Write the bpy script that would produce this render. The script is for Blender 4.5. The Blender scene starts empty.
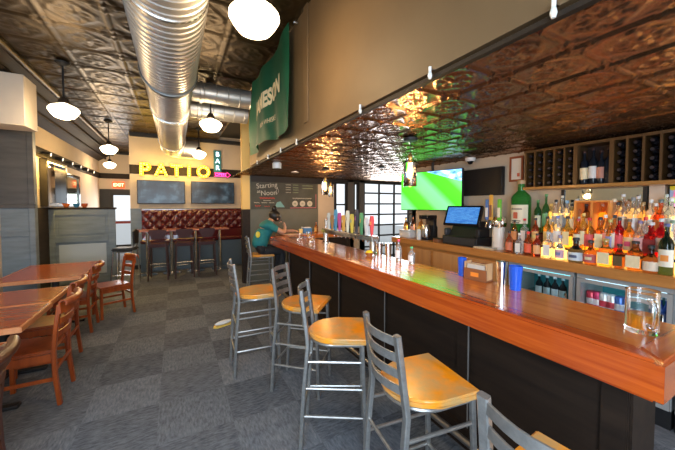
import bpy, bmesh, math, random
import numpy as np
from mathutils import Vector, Matrix, Euler
random.seed(7)
R = math.radians
SC = bpy.context.scene
COL = SC.collection
PI = math.pi

# ------------------------------------------------------------------ camera
F_PX, YAW, PITCH, HZ = 302.0, R(28.3), R(2.0), 205.0
cam = bpy.data.cameras.new('camera')
cam.sensor_width = 36.0
cam.lens = F_PX / 675 * 36.0
cam.shift_y = (HZ + F_PX * math.tan(PITCH) - 225) / 675
cam.clip_start = 0.02
camo = bpy.data.objects.new('camera', cam)
COL.objects.link(camo)
camo.location = (0, 0, 1.65)
camo.rotation_euler = (PI / 2 - PITCH, 0, -YAW)
SC.camera = camo

# ------------------------------------------------------------------ world, lights, exposure
SC.view_settings.view_transform = 'Standard'
SC.view_settings.look = 'None'
SC.view_settings.gamma = 1
SC.view_settings.use_curve_mapping = False
SC.view_settings.exposure = 0.55
w = bpy.data.worlds.new('daylight')
SC.world = w
w.use_nodes = True
w.node_tree.nodes['Background'].inputs[0].default_value = (0.86, 0.93, 1.0, 1)
w.node_tree.nodes['Background'].inputs[1].default_value = 0.9

def area(name, loc, rot, sx, sy, power, color):
    l = bpy.data.lights.new(name, 'AREA')
    l.shape = 'RECTANGLE'; l.size = sx; l.size_y = sy; l.energy = power; l.color = color
    o = bpy.data.objects.new(name, l); COL.objects.link(o)
    o.location = loc; o.rotation_euler = rot
    return o
# area lights assumed or added behind the camera, then daylight at the glazed doors
area('assumed_front_daylight', (-0.75, -1.25, 1.45), (R(60), 0, 0), 2.6, 2.2, 250, (0.66, 0.82, 1.0))  # assumed bluish daylight from behind the camera; no window is built there
area('added_bar_side_fill', (4.0, -1.25, 1.45), (R(90), 0, 0), 2.6, 1.3, 62, (0.86, 0.92, 1.0))  # unseen fill light added for the bar side, before a solid wall
area('roll_up_door_daylight', (5.2, 6.38, 1.6), (R(-90), 0, 0), 1.6, 1.2, 45, (0.85, 0.93, 1.0))
area('exit_door_daylight', (-1.55, 12.8, 1.2), (R(-90), 0, 0), 0.8, 1.6, 25, (0.9, 0.95, 1.0))

# ------------------------------------------------------------------ materials
MATS = {}
def mat(name):
    m = bpy.data.materials.new(name); m.use_nodes = True
    nt = m.node_tree
    return m, nt, nt.nodes['Principled BSDF']
def setp(b, **k):
    names = dict(rough='Roughness', metal='Metallic', trans='Transmission Weight', ior='IOR', coat='Coat Weight', coatr='Coat Roughness', spec='Specular IOR Level', alpha='Alpha', sheen='Sheen Weight')
    for a, v in k.items():
        b.inputs[names[a]].default_value = v
def P(name, c, rough=0.5, **k):
    if name in MATS: return MATS[name]
    m, nt, b = mat(name)
    b.inputs['Base Color'].default_value = (*c, 1)
    setp(b, rough=rough, **k)
    MATS[name] = m
    return m
def EM(name, c, s, base=None):
    if name in MATS: return MATS[name]
    m, nt, b = mat(name)
    b.inputs['Base Color'].default_value = (*(base or c), 1)
    b.inputs['Emission Color'].default_value = (*c, 1)
    b.inputs['Emission Strength'].default_value = s
    MATS[name] = m
    return m
def N(nt, typ, **k):
    n = nt.nodes.new(typ)
    for a, v in k.items():
        if a.startswith('i_'):
            key = a[2:]
            n.inputs[int(key) if key.isdigit() else key].default_value = v
        else: setattr(n, a, v)
    return n
def ramp(nt, src, stops):
    r = nt.nodes.new('ShaderNodeValToRGB')
    while len(r.color_ramp.elements) < len(stops): r.color_ramp.elements.new(0.5)
    for e, (p, c) in zip(r.color_ramp.elements, stops):
        e.position = p; e.color = (*c, 1)
    nt.links.new(src, r.inputs[0])
    return r.outputs[0]
def noise_mat(name, c1, c2, scale=(8, 8, 8), rough=0.5, detail=5, lo=0.3, hi=0.7, bump=0.0, coords='Object', **k):
    m, nt, b = mat(name)
    tc = N(nt, 'ShaderNodeTexCoord'); mp = N(nt, 'ShaderNodeMapping')
    mp.inputs['Scale'].default_value = scale
    nt.links.new(tc.outputs[coords], mp.inputs[0])
    nz = N(nt, 'ShaderNodeTexNoise', i_Scale=1.0, i_Detail=detail, i_Roughness=0.6)
    nt.links.new(mp.outputs[0], nz.inputs['Vector'])
    col = ramp(nt, nz.outputs[0], [(lo, c1), (hi, c2)])
    nt.links.new(col, b.inputs['Base Color'])
    if bump:
        bp = N(nt, 'ShaderNodeBump', i_Strength=bump, i_Distance=0.01)
        nt.links.new(nz.outputs[0], bp.inputs['Height']); nt.links.new(bp.outputs[0], b.inputs['Normal'])
    setp(b, rough=rough, **k)
    MATS[name] = m
    return m
def wood(name, c1, c2, axis='Y', grain=28, rough=0.35, **k):
    s = {'X': (1.2, grain, grain), 'Y': (grain, 1.2, grain), 'Z': (grain, grain, 1.2)}[axis]
    return noise_mat(name, c1, c2, s, rough, detail=6, lo=0.28, hi=0.72, **k)

CARPET_T = 0.51
def carpet():
    m, nt, b = mat('carpet_tiles')
    L = nt.links.new
    tc = N(nt, 'ShaderNodeTexCoord'); mp = N(nt, 'ShaderNodeMapping')
    mp.inputs['Location'].default_value = (0.14 / CARPET_T + 20, -2.87 / CARPET_T + 20, 0)
    mp.inputs['Scale'].default_value = (1 / CARPET_T, 1 / CARPET_T, 0)
    L(tc.outputs['Object'], mp.inputs[0])
    fl = N(nt, 'ShaderNodeVectorMath', operation='FLOOR'); L(mp.outputs[0], fl.inputs[0])
    wn = N(nt, 'ShaderNodeTexWhiteNoise', noise_dimensions='3D'); L(fl.outputs[0], wn.inputs['Vector'])
    ck = N(nt, 'ShaderNodeTexChecker', i_Scale=1.0); L(mp.outputs[0], ck.inputs['Vector'])
    # quarter-turned tiles: streaks run along X on one, along Y on the next
    vs = []
    for sc in ((16, 60, 1), (60, 16, 1)):
        m2 = N(nt, 'ShaderNodeMapping'); m2.inputs['Scale'].default_value = sc
        L(tc.outputs['Object'], m2.inputs[0])
        nz = N(nt, 'ShaderNodeTexNoise', i_Scale=1.0, i_Detail=4.0, i_Roughness=0.7); L(m2.outputs[0], nz.inputs['Vector'])
        vs.append(nz.outputs[0])
    mx = N(nt, 'ShaderNodeMix', data_type='FLOAT'); L(ck.outputs['Fac'], mx.inputs[0]); L(vs[0], mx.inputs[2]); L(vs[1], mx.inputs[3])
    big = N(nt, 'ShaderNodeTexNoise', i_Scale=9.0, i_Detail=3.0); L(tc.outputs['Object'], big.inputs['Vector'])
    a1 = N(nt, 'ShaderNodeMath', operation='MULTIPLY_ADD'); L(wn.outputs[0], a1.inputs[0]); a1.inputs[1].default_value = 0.10; L(mx.outputs[0], a1.inputs[2])
    a2 = N(nt, 'ShaderNodeMath', operation='MULTIPLY_ADD'); L(ck.outputs['Fac'], a2.inputs[0]); a2.inputs[1].default_value = 0.12; L(a1.outputs[0], a2.inputs[2])
    a3 = N(nt, 'ShaderNodeMath', operation='MULTIPLY_ADD'); L(big.outputs[0], a3.inputs[0]); a3.inputs[1].default_value = 0.25; L(a2.outputs[0], a3.inputs[2])
    col = ramp(nt, a3.outputs[0], [(0.42, (0.036, 0.042, 0.050)), (1.0, (0.205, 0.220, 0.245))])
    L(col, b.inputs['Base Color'])
    setp(b, rough=0.95, spec=0.15)
    MATS['carpet'] = m
    return m
CARPET = carpet()

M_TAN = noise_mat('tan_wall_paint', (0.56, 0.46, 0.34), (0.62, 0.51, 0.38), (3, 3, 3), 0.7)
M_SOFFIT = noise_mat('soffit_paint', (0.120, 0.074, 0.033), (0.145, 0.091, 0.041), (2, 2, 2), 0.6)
M_CREAM = noise_mat('cream_paint', (0.50, 0.44, 0.37), (0.55, 0.49, 0.41), (3, 3, 3), 0.7)
M_DARKTRIM = wood('dark_stained_trim', (0.012, 0.008, 0.005), (0.032, 0.021, 0.013), 'Y', 20, 0.65, spec=0.25)
M_BLACK = P('matte_black', (0.012, 0.012, 0.013), 0.55)
M_BLACKG = P('gloss_black', (0.01, 0.01, 0.012), 0.12)
M_GREYWOOD = noise_mat('blue_grey_painted_wood', (0.12, 0.155, 0.175), (0.195, 0.235, 0.26), (2.5, 2.5, 14), 0.42)
M_GREYWOOD_D = noise_mat('charcoal_painted_wood', (0.05, 0.05, 0.05), (0.085, 0.082, 0.078), (2.5, 2.5, 14), 0.42)
M_TIN = noise_mat('bronze_tin', (0.034, 0.021, 0.008), (0.065, 0.040, 0.015), (5, 5, 5), 0.40, metal=0.7)
M_TINBAR = noise_mat('dark_copper_tin', (0.27, 0.145, 0.075), (0.38, 0.215, 0.115), (5, 5, 5), 0.27, metal=0.9)
M_BARWOOD = wood('red_oak_bar_top', (0.36, 0.085, 0.016), (0.60, 0.20, 0.04), 'Y', 30, 0.2, coat=0.35, coatr=0.08)
M_BARNOSE = wood('red_stained_bar_edge', (0.25, 0.028, 0.004), (0.54, 0.105, 0.014), 'Y', 34, 0.2, coat=0.5, coatr=0.08)
M_BARNOSE_X = wood('red_stained_bar_end', (0.25, 0.028, 0.004), (0.54, 0.105, 0.014), 'X', 34, 0.2, coat=0.5, coatr=0.08)
M_BARFRONT = wood('espresso_bar_front', (0.010, 0.006, 0.004), (0.030, 0.017, 0.010), 'Y', 16, 0.5, spec=0.3)
M_BACKWOOD = wood('honey_oak_back_bar', (0.42, 0.165, 0.04), (0.60, 0.27, 0.075), 'Y', 24, 0.3)
M_DOORWOOD = wood('light_oak_door', (0.50, 0.24, 0.09), (0.64, 0.34, 0.13), 'Z', 20, 0.35)
M_RACKWOOD = wood('wine_rack_oak', (0.075, 0.036, 0.012), (0.13, 0.066, 0.021), 'Z', 22, 0.4)
M_RACKDARK = P('rack_dark_interior', (0.03, 0.012, 0.008), 0.6)
M_SEAT = noise_mat('honey_stool_seat', (0.86, 0.30, 0.006), (0.52, 0.32, 0.12), (4.5, 4.5, 4.5), 0.28, detail=4, lo=0.44, hi=0.66, coat=0.3)
M_STOOL = noise_mat('grey_hammered_steel', (0.26, 0.26, 0.25), (0.37, 0.365, 0.35), (30, 30, 30), 0.33, metal=0.7)
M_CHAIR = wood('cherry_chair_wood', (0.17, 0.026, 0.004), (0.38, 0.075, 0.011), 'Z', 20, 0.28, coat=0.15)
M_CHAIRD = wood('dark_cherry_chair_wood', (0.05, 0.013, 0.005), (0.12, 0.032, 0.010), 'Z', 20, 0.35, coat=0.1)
M_TABLE = wood('red_cherry_table_top', (0.29, 0.045, 0.009), (0.48, 0.10, 0.02), 'X', 22, 0.22, coat=0.3)
M_TABLEEDGE = wood('light_cherry_table_edge', (0.50, 0.17, 0.06), (0.66, 0.28, 0.12), 'Y', 22, 0.3)
M_STEEL = P('brushed_steel', (0.62, 0.62, 0.61), 0.25, metal=1.0)
M_CHROME = P('chrome', (0.78, 0.78, 0.78), 0.12, metal=1.0)
M_DUCT = noise_mat('galvanised_duct', (0.58, 0.57, 0.54), (0.70, 0.69, 0.66), (6, 6, 6), 0.40, metal=0.85)
M_WHITE = P('white_plastic', (0.75, 0.75, 0.73), 0.35)
M_GLASS = P('clear_glass', (1, 1, 1), 0.0, trans=1.0, ior=1.45)
M_PANE = P('window_pane', (1, 1, 1), 0.0, trans=1.0, ior=1.02)
M_VINYL = P('oxblood_vinyl', (0.085, 0.008, 0.010), 0.16, coat=0.5)
M_VINYLDK = P('dark_brown_vinyl', (0.05, 0.010, 0.009), 0.45, spec=0.25)
M_DKWOOD = P('dark_walnut', (0.05, 0.018, 0.011), 0.3)
M_CHALK = noise_mat('chalkboard', (0.05, 0.055, 0.045), (0.085, 0.09, 0.072), (4, 4, 4), 0.7)
M_CHALKW = P('white_chalk', (0.62, 0.6, 0.5), 0.9)
M_CHALKR = P('red_chalk', (0.60, 0.10, 0.07), 0.9)
M_CHALKP = P('pink_chalk', (0.75, 0.2, 0.26), 0.9)
M_CHALKT = P('teal_chalk', (0.2, 0.42, 0.42), 0.9)
M_MIRROR = P('mirror', (0.55, 0.62, 0.6), 0.03, metal=1.0)
M_GLOBE = EM('lit_opal_globe', (1.0, 0.80, 0.52), 4.5, (0.9, 0.85, 0.75))
M_BULB = EM('lit_marquee_bulb', (1.0, 0.72, 0.10), 2.6)
M_YELLOW = EM('yellow_marquee_face', (1.0, 0.52, 0.005), 0.75, (0.9, 0.55, 0.01))
M_FILAMENT = EM('amber_filament', (1.0, 0.50, 0.12), 6.0)

# ------------------------------------------------------------------ mesh helpers
class MB:
    def __init__(s): s.bm = bmesh.new()
    def box(s, x0, x1, y0, y1, z0, z1, bev=0.0, seg=1, M=None):
        r = bmesh.ops.create_cube(s.bm, size=1)
        vs = r['verts']
        for v in vs:
            v.co = Vector(((x0 + x1) / 2 + v.co.x * (x1 - x0), (y0 + y1) / 2 + v.co.y * (y1 - y0), (z0 + z1) / 2 + v.co.z * (z1 - z0)))
        if M is not None:
            for v in vs: v.co = M @ v.co
        if bev:
            es = list({e for v in vs for e in v.link_edges})
            bmesh.ops.bevel(s.bm, geom=es, offset=bev, segments=seg, affect='EDGES')
        return s
    def tube(s, pts, rad, seg=10, flat=None, cap=True):
        """tube along pts; rad number or list; flat=(a,b) makes an a x b rounded-rectangle section"""
        pts = [Vector(p) for p in pts]; n = len(pts)
        rads = rad if isinstance(rad, (list, tuple)) else [rad] * n
        rings = []
        up = None
        for i in range(n):
            d = (pts[min(i + 1, n - 1)] - pts[max(i - 1, 0)]).normalized()
            if up is None:
                up = Vector((0, 0, 1)) if abs(d.z) < 0.9 else Vector((0, 1, 0))
            a = d.cross(up)
            if a.length < 1e-5: a = d.cross(Vector((1, 0, 0)))
            a.normalize(); b = a.cross(d).normalized(); up = b
            ring = []
            if flat:
                A, B = flat[0] / 2, flat[1] / 2; c = min(A, B) * 0.35
                prof = [(A - c, B), (-A + c, B), (-A, B - c), (-A, -B + c), (-A + c, -B), (A - c, -B), (A, -B + c), (A, B - c)]
            else:
                prof = [(rads[i] * math.cos(2 * PI * k / seg), rads[i] * math.sin(2 * PI * k / seg)) for k in range(seg)]
            for (u, v) in prof: ring.append(s.bm.verts.new(pts[i] + a * u + b * v))
            rings.append(ring)
        m = len(rings[0])
        for i in range(n - 1):
            for k in range(m):
                s.bm.faces.new((rings[i][k], rings[i][(k + 1) % m], rings[i + 1][(k + 1) % m], rings[i + 1][k]))
        if cap:
            s.bm.faces.new(rings[0]); s.bm.faces.new(rings[-1])
        return s
    def lathe(s, prof, seg=20, c=(0, 0, 0), M=None):
        """prof list of (r, z), ends closed when r==0 or capped"""
        rings = []
        for (r, z) in prof:
            if r < 1e-6: rings.append([s.bm.verts.new(Vector((0, 0, z)))])
            else: rings.append([s.bm.verts.new(Vector((r * math.cos(2 * PI * k / seg), r * math.sin(2 * PI * k / seg), z))) for k in range(seg)])
        for A, B in zip(rings, rings[1:]):
            if len(A) == 1 and len(B) == 1: continue
            for k in range(seg):
                k2 = (k + 1) % seg
                if len(A) == 1: s.bm.faces.new((A[0], B[k2], B[k]))
                elif len(B) == 1: s.bm.faces.new((A[k], A[k2], B[0]))
                else: s.bm.faces.new((A[k], A[k2], B[k2], B[k]))
        for ring in (rings[0], rings[-1]):
            if len(ring) > 1: s.bm.faces.new(ring)
        vs = [v for r in rings for v in r]
        T = Matrix.Translation(c) @ (M if M is not None else Matrix.Identity(4))
        for v in vs: v.co = T @ v.co
        return s
    def prism(s, poly, h0, h1, M=None, bev=0.0, seg=2):
        a = [s.bm.verts.new((x, y, h0)) for x, y in poly]
        b = [s.bm.verts.new((x, y, h1)) for x, y in poly]
        n = len(poly)
        fs = [s.bm.faces.new(a[::-1]), s.bm.faces.new(b)]
        for k in range(n): fs.append(s.bm.faces.new((a[k], a[(k + 1) % n], b[(k + 1) % n], b[k])))
        if M is not None:
            for v in a + b: v.co = M @ v.co
        if bev:
            es = list({e for f in fs[:2] for e in f.edges})
            bmesh.ops.bevel(s.bm, geom=es, offset=bev, segments=seg, affect='EDGES')
        return s
    def sphere(s, c, r, seg=12, sq=(1, 1, 1)):
        q = bmesh.ops.create_uvsphere(s.bm, u_segments=seg, v_segments=max(6, seg * 2 // 3), radius=1)
        for v in q['verts']: v.co = Vector(c) + Vector((v.co.x * r * sq[0], v.co.y * r * sq[1], v.co.z * r * sq[2]))
        return s
    def build(s, name, m, parent=None, smooth=True, label=None, kind=None):
        bmesh.ops.recalc_face_normals(s.bm, faces=s.bm.faces[:])
        me = bpy.data.meshes.new(name); s.bm.to_mesh(me); s.bm.free()
        if smooth:
            for p in me.polygons: p.use_smooth = True
            try: me.set_sharp_from_angle(angle=R(38))
            except Exception: pass
        return link(name, me, m, parent, label, kind)
def link(name, me, m, parent=None, label=None, kind=None):
    o = bpy.data.objects.new(name, me); COL.objects.link(o)
    if m is not None and not me.materials: me.materials.append(m)
    if parent is not None: o.parent = parent
    if label: o['label'] = label
    if kind: o['kind'] = kind
    return o
def tag(o, label, cat, group=None):
    o['label'] = label; o['category'] = cat
    if group: o['group'] = group
    return o
def thing(name, label, cat, loc=(0, 0, 0), rz=0.0, group=None):
    o = bpy.data.objects.new(name, None); COL.objects.link(o)
    o.location = loc; o.rotation_euler = (0, 0, rz)
    return tag(o, label, cat, group)
def copy_tree(o, label=None, loc=None, rz=None, parent=None):
    c = o.copy(); COL.objects.link(c)
    if parent is not None: c.parent = parent
    if label: c['label'] = label
    if loc is not None: c.location = loc
    if rz is not None: c.rotation_euler = (0, 0, rz)
    for ch in list(o.children): copy_tree(ch, parent=c)
    return c
def B(name, m, x0, x1, y0, y1, z0, z1, parent=None, bev=0.0, **k):
    return MB().box(x0, x1, y0, y1, z0, z1, bev).build(name, m, parent, **k)
def S(name, m, x0, x1, y0, y1, z0, z1, bev=0.0):
    return MB().box(x0, x1, y0, y1, z0, z1, bev).build(name, m, None, kind='structure')
def text_mesh(body, size, extrude=0.0, align='CENTER', bold=0.0):
    cu = bpy.data.curves.new('t', 'FONT'); cu.body = body; cu.size = size; cu.extrude = extrude
    cu.align_x = align; cu.align_y = 'CENTER'; cu.offset = bold
    to = bpy.data.objects.new('t', cu); COL.objects.link(to)
    dg = bpy.context.evaluated_depsgraph_get()
    me = bpy.data.meshes.new_from_object(to.evaluated_get(dg))
    bpy.data.objects.remove(to); bpy.data.curves.remove(cu)
    return me
def lettering(body, size, m, M, parent, extrude=0.001, align='CENTER', name='lettering', bold=0.0):
    me = text_mesh(body, size, extrude, align, bold)
    me.transform(M); me.materials.clear()
    return link(name, me, m, parent)

# ------------------------------------------------------------------ the room
ZC, ZB, XS = 3.5, 2.28, 1.1           # ceiling, bar ceiling, soffit face
YF, YB, YE = -1.4, 9.3, 12.9          # front wall, back wall, far end of the passage
XL, XR, XFAR = -2.25, 3.62, 6.3
S('floor', CARPET, XL, XFAR, YF, YE + 0.3, -0.05, 0)
S('wall_left', M_TAN, XL - 0.1, XL, YF, YE, 0, 3.6)
S('wall_back', M_TAN, -1.0, 2.2, YB, YB + 0.12, 0, 3.6)
S('wall_passage', M_TAN, -1.0, -0.9, YB + 0.12, YE, 0, 3.6)
S('wall_nook', M_TAN, 2.0, 2.1, 6.62, YB, 0, 3.6)
S('wall_front', M_TAN, XL, XFAR, YF - 0.1, YF, 0, 3.6)
# soffit wall above the bar front, with its upright joint
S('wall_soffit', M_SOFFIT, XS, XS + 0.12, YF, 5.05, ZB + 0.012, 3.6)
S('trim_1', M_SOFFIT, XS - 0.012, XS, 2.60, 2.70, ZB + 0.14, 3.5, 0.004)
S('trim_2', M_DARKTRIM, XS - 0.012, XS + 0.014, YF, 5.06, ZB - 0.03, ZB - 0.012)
# partition at the far end of the bar: a tan pilaster with warm light put into its colour, then the chalkboard wall
S('wall_pilaster', P('pilaster_painted_light', (0.85, 0.58, 0.20), 0.6), 1.24, 1.40, 6.5, 6.62, 1.56, 3.6)
S('wall_pilaster_base', M_BARFRONT, 1.24, 1.40, 6.49, 6.62, 0, 1.56)
S('wall_chalkboard', noise_mat('olive_grey_paint', (0.11, 0.115, 0.09), (0.15, 0.15, 0.12), (2, 2, 2), 0.5), 1.40, 2.98, 6.5, 6.62, 0, ZB + 0.1)
S('wall_far', M_TAN, 2.98, 3.40, 6.5, 6.62, 0, ZB + 0.1)
S('wall_right', M_TAN, XR, XR + 0.1, YF, 4.0, 0, ZB + 0.1)
S('wall_side', M_TAN, XFAR, XFAR + 0.1, 4.0, 7.1, 0, ZB + 0.1)
S('wall_right_return', M_TAN, XR, XFAR, 3.9, 4.0, 0, ZB + 0.1)

def tile_height(u, v):
    """pressed tin relief, u,v in 0..1"""
    x, y = u - 0.5, v - 0.5
    r = np.hypot(x, y); a = np.arctan2(y, x)
    e = np.minimum(np.minimum(u, 1 - u), np.minimum(v, 1 - v))
    g = lambda d, s: np.exp(-(d / s) ** 2)
    h = 1.1 * g(e - 0.0, 0.022) + 0.55 * g(e - 0.075, 0.016)
    h = h + 0.8 * g(r - 0.30 - 0.03 * np.cos(4 * a), 0.022)
    h = h + 0.9 * g(r - 0.02, 0.05)
    h = h + 0.75 * np.clip(np.cos(8 * a), 0, 1) * g(r - 0.17, 0.07)
    cx, cy = 0.5 - np.abs(x), 0.5 - np.abs(y)
    rc = np.hypot(cx, cy); ac = np.arctan2(cy, cx)
    h = h + 0.7 * g(rc - 0.20, 0.02) + 0.6 * np.clip(np.cos(6 * (ac - PI / 4)), 0, 1) * g(rc - 0.13, 0.04)
    h = h + 0.4 * g(e - 0.15, 0.02) * (0.5 + 0.5 * np.sin(40 * (u + v)))
    return h
def tin(name, m, x0, y0, nx, ny, t, res, amp, z, kind='structure', ty=None):
    ty = ty or t
    gx, gy = nx * res + 1, ny * res + 1
    ix, iy = np.meshgrid(np.arange(gx), np.arange(gy), indexing='ij')
    u = (ix % res) / res; v = (iy % res) / res
    Z = z - amp * tile_height(u, v)
    co = np.stack([x0 + ix * t / res, y0 + iy * ty / res, Z], -1).reshape(-1, 3)
    idx = np.arange(gx * gy).reshape(gx, gy)
    q = np.stack([idx[:-1, :-1], idx[:-1, 1:], idx[1:, 1:], idx[1:, :-1]], -1).reshape(-1, 4)
    me = bpy.data.meshes.new(name)
    me.vertices.add(len(co)); me.vertices.foreach_set('co', co.astype(np.float32).ravel())
    me.loops.add(q.size); me.loops.foreach_set('vertex_index', q.astype(np.int32).ravel())
    me.polygons.add(len(q)); me.polygons.foreach_set('loop_start', (np.arange(len(q)) * 4).astype(np.int32))
    me.update(calc_edges=True)
    me.polygons.foreach_set('use_smooth', np.ones(len(q), bool))
    return link(name, me, m, kind=kind)
tin('ceiling', M_TIN, -1.67, YF, 5, 26, 0.554, 22, 0.016, ZC, ty=0.55)
tin('ceiling_bar', M_TINBAR, XS + 0.01, -1.5, 17, 28, 0.305, 24, 0.012, ZB, ty=0.305)
S('ceiling_slab', M_BLACK, XL - 0.1, XFAR, YF - 0.1, YE + 0.2, 3.6, 3.68)
S('ceiling_bar_slab', M_BLACK, XS + 0.12, XFAR, YF, 7.1, ZB + 0.03, ZB + 0.06)
S('ceiling_passage', M_BLACK, -2.25, -0.9, 12.85, YE, 3.4, 3.6)
# sloping cove between the tin ceiling and the left wall, with its crown moulding
cv = MB(); cv.prism([(XL, 3.14), (-1.67, ZC + 0.02), (-1.67, ZC + 0.1), (XL, ZC + 0.1)], -YE, -YF, Matrix(((1, 0, 0, 0), (0, 0, -1, 0), (0, 1, 0, 0), (0, 0, 0, 1))))
cv.build('trim_3', M_DARKTRIM, kind='structure', smooth=False)
MB().tube([(-1.68, YF, ZC - 0.03), (-1.68, YE, ZC - 0.03)], 0.045, 10).build('trim_4', M_TIN, kind='structure')
S('wall_left_wainscot', M_DARKTRIM, XL, XL + 0.03, 6.33, 8.04, 0, 1.60)
for k_, (xx_, zz_) in enumerate(((-1.86, 3.36), (-2.06, 3.235))):
    MB().tube([(xx_, YF, zz_), (xx_, YE, zz_)], 0.028, 8).build('trim_%d' % (20 + k_), M_DARKTRIM, kind='structure')
S('trim_5', M_BLACK, -0.98, 2.0, YB - 0.10, YB, ZC - 0.10, ZC)
# dark picture rail running round the walls
S('trim_6', M_DARKTRIM, XL, XL + 0.03, 6.7, YE, 2.56, 2.74)
S('trim_7', M_DARKTRIM, XL, -1.0, YE - 0.03, YE, 2.56, 2.74)
S('trim_8', M_DARKTRIM, -1.0, 2.0, YB - 0.03, YB, 2.45, 2.68)
# blue grey wainscot under the screens
S('wall_wainscot', M_GREYWOOD, -1.0, 1.95, YB - 0.03, YB, 0, 1.53)
S('trim_9', M_GREYWOOD, -1.0, 1.95, YB - 0.05, YB, 1.53, 1.56)
S('baseboard_back', M_BLACK, -1.0, 1.95, YB - 0.05, YB, 0, 0.1)
S('baseboard_left', M_BLACK, XL, XL + 0.02, 6.4, YE, 0, 0.12)

# passage end wall: black door wall with a tall glazed exit door
S('wall_end', M_TAN, XL, -1.0, YE, YE + 0.1, 2.2, 3.6)
S('wall_end_panel', M_BLACK, XL, -1.95, YE, YE + 0.1, 0, 2.2)
S('wall_end_header', M_BLACK, -1.95, -1.0, YE, YE + 0.1, 2.06, 2.2)
dr = thing('door_1', 'glazed exit door with black frame at the end of the passage', 'door', (-1.475, YE + 0.05, 0)); dr['kind'] = 'structure'
B('door_stile', M_BLACK, -0.475, -0.40, -0.03, 0.03, 0, 2.06, dr); B('door_stile', M_BLACK, 0.40, 0.475, -0.03, 0.03, 0, 2.06, dr)
B('door_rail', M_BLACK, -0.40, 0.40, -0.03, 0.03, 1.99, 2.06, dr); B('door_rail', M_BLACK, -0.40, 0.40, -0.03, 0.03, 0, 0.25, dr)
B('door_rail', P('dark_red_rail', (0.2, 0.02, 0.02), 0.4), -0.40, 0.40, -0.03, 0.03, 1.0, 1.08, dr)
B('door_pane', M_PANE, -0.40, 0.40, -0.004, 0.004, 0.25, 1.0, dr); B('door_pane', M_PANE, -0.40, 0.40, -0.004, 0.004, 1.08, 1.99, dr)

# far side: two tall windows and a roll-up glass door, daylight beyond
def glazed(name, x0, x1, y, z0, z1, nx, nz, m, fr=0.05):
    o = thing(name, name, 'window', ((x0 + x1) / 2, y, z0)); o['kind'] = 'structure'; del o['label']; del o['category']
    hw, h = (x1 - x0) / 2, z1 - z0
    B('window_frame', m, -hw, -hw + fr, -0.03, 0.03, 0, h, o); B('window_frame', m, hw - fr, hw, -0.03, 0.03, 0, h, o)
    B('window_frame', m, -hw + fr, hw - fr, -0.03, 0.03, h - fr, h, o); B('window_frame', m, -hw + fr, hw - fr, -0.03, 0.03, 0, fr, o)
    for i in range(1, nx):
        x = -hw + 2 * hw * i / nx; B('window_mullion', m, x - 0.02, x + 0.02, -0.02, 0.02, fr, h - fr, o)
    for i in range(1, nz):
        z = h * i / nz; B('window_mullion', m, -hw + fr, hw - fr, -0.021, 0.021, z - 0.02, z + 0.02, o)
    B('window_pane', M_PANE, -hw + fr, hw - fr, -0.003, 0.003, fr, h - fr, o)
    return o
YW = 7.0
glazed('window_1', 3.44, 3.80, 6.56, 1.10, 2.22, 1, 2, M_BLACK)
S('wall_far_column', P('slate_column', (0.09, 0.085, 0.08), 0.5), 3.80, 3.97, 6.5, 6.62, 0, ZB)
glazed('window_2', 3.97, 4.14, 6.56, 1.10, 2.22, 1, 1, M_BLACK)
S('wall_far_pier', P('slate_column', (0, 0, 0)), 4.14, 4.28, 6.5, 6.62, 0, ZB)
glazed('door_2', 4.28, 6.3, 6.56, 0.0, 2.24, 4, 8, M_BLACK, 0.04)
S('wall_far_base', M_TAN, 3.40, 4.28, 6.5, 6.62, 0, 1.10)
S('wall_far_header', M_BLACK, 3.40, XFAR, 6.5, 6.62, 2.22, ZB + 0.1)
S('ground_outside', P('pavement', (0.45, 0.45, 0.44), 0.9), -8, 16, YE + 0.1, 40, -0.08, -0.03)
S('ground_patio', P('pavement', (0.45, 0.45, 0.44), 0.9), 2.2, 16, 6.62, YE + 0.1, -0.08, -0.03)
# right wall below the rack: dark shelf board back and a mirror
S('trim_10', M_BLACK, 1.42, 3.4, 6.47, 6.5, ZB - 0.14, ZB - 0.01)

# ------------------------------------------------------------------ bar counter
bar = thing('bar_counter', 'long bar counter with thick red-stained wooden top and dark panelled front', 'bar counter', (1.75, 3.0, 0))
def bx(name, m, x0, x1, y0, y1, z0, z1, bev=0.0, **k):
    return MB().box(x0 - 1.75, x1 - 1.75, y0 - 3.0, y1 - 3.0, z0, z1, bev, 2).build(name, m, bar, **k)
bx('bar_top', M_BARWOOD, 1.56, 2.02, 0.45, 5.15, 1.035, 1.10, 0.006)
bx('return_top', M_BARWOOD, 1.72, 3.0, 5.15, 5.75, 1.035, 1.10, 0.006)
MB().prism([(1.46 - 1.75, 0.36 - 3), (1.46 - 1.75, 5.2 - 3), (1.565 - 1.75, 5.2 - 3), (1.565 - 1.75, 0.465 - 3)], 0.955, 1.108, bev=0.012).build('front_edge', M_BARNOSE, bar)
MB().prism([(1.462 - 1.75, 0.36 - 3), (1.567 - 1.75, 0.465 - 3), (2.02 - 1.75, 0.465 - 3), (2.02 - 1.75, 0.36 - 3)], 0.955, 1.108, bev=0.012).build('end_edge', M_BARNOSE_X, bar)
bx('front_panel', M_BARFRONT, 1.74, 1.80, 0.52, 5.12, 0.0, 1.035)
bx('end_panel', M_BARFRONT, 1.80, 2.0, 0.52, 0.58, 0.0, 1.035)
bx('back_panel', M_BARFRONT, 1.97, 2.0, 0.58, 5.15, 0.10, 1.035)
bx('far_panel', M_BARFRONT, 1.80, 3.0, 5.05, 5.12, 0.0, 1.035)
bx('top_batten', M_BARFRONT, 1.72, 1.74, 0.52, 5.12, 0.88, 1.035)
bx('base_plinth', M_BARFRONT, 1.70, 1.74, 0.50, 5.12, 0.0, 0.14)
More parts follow.
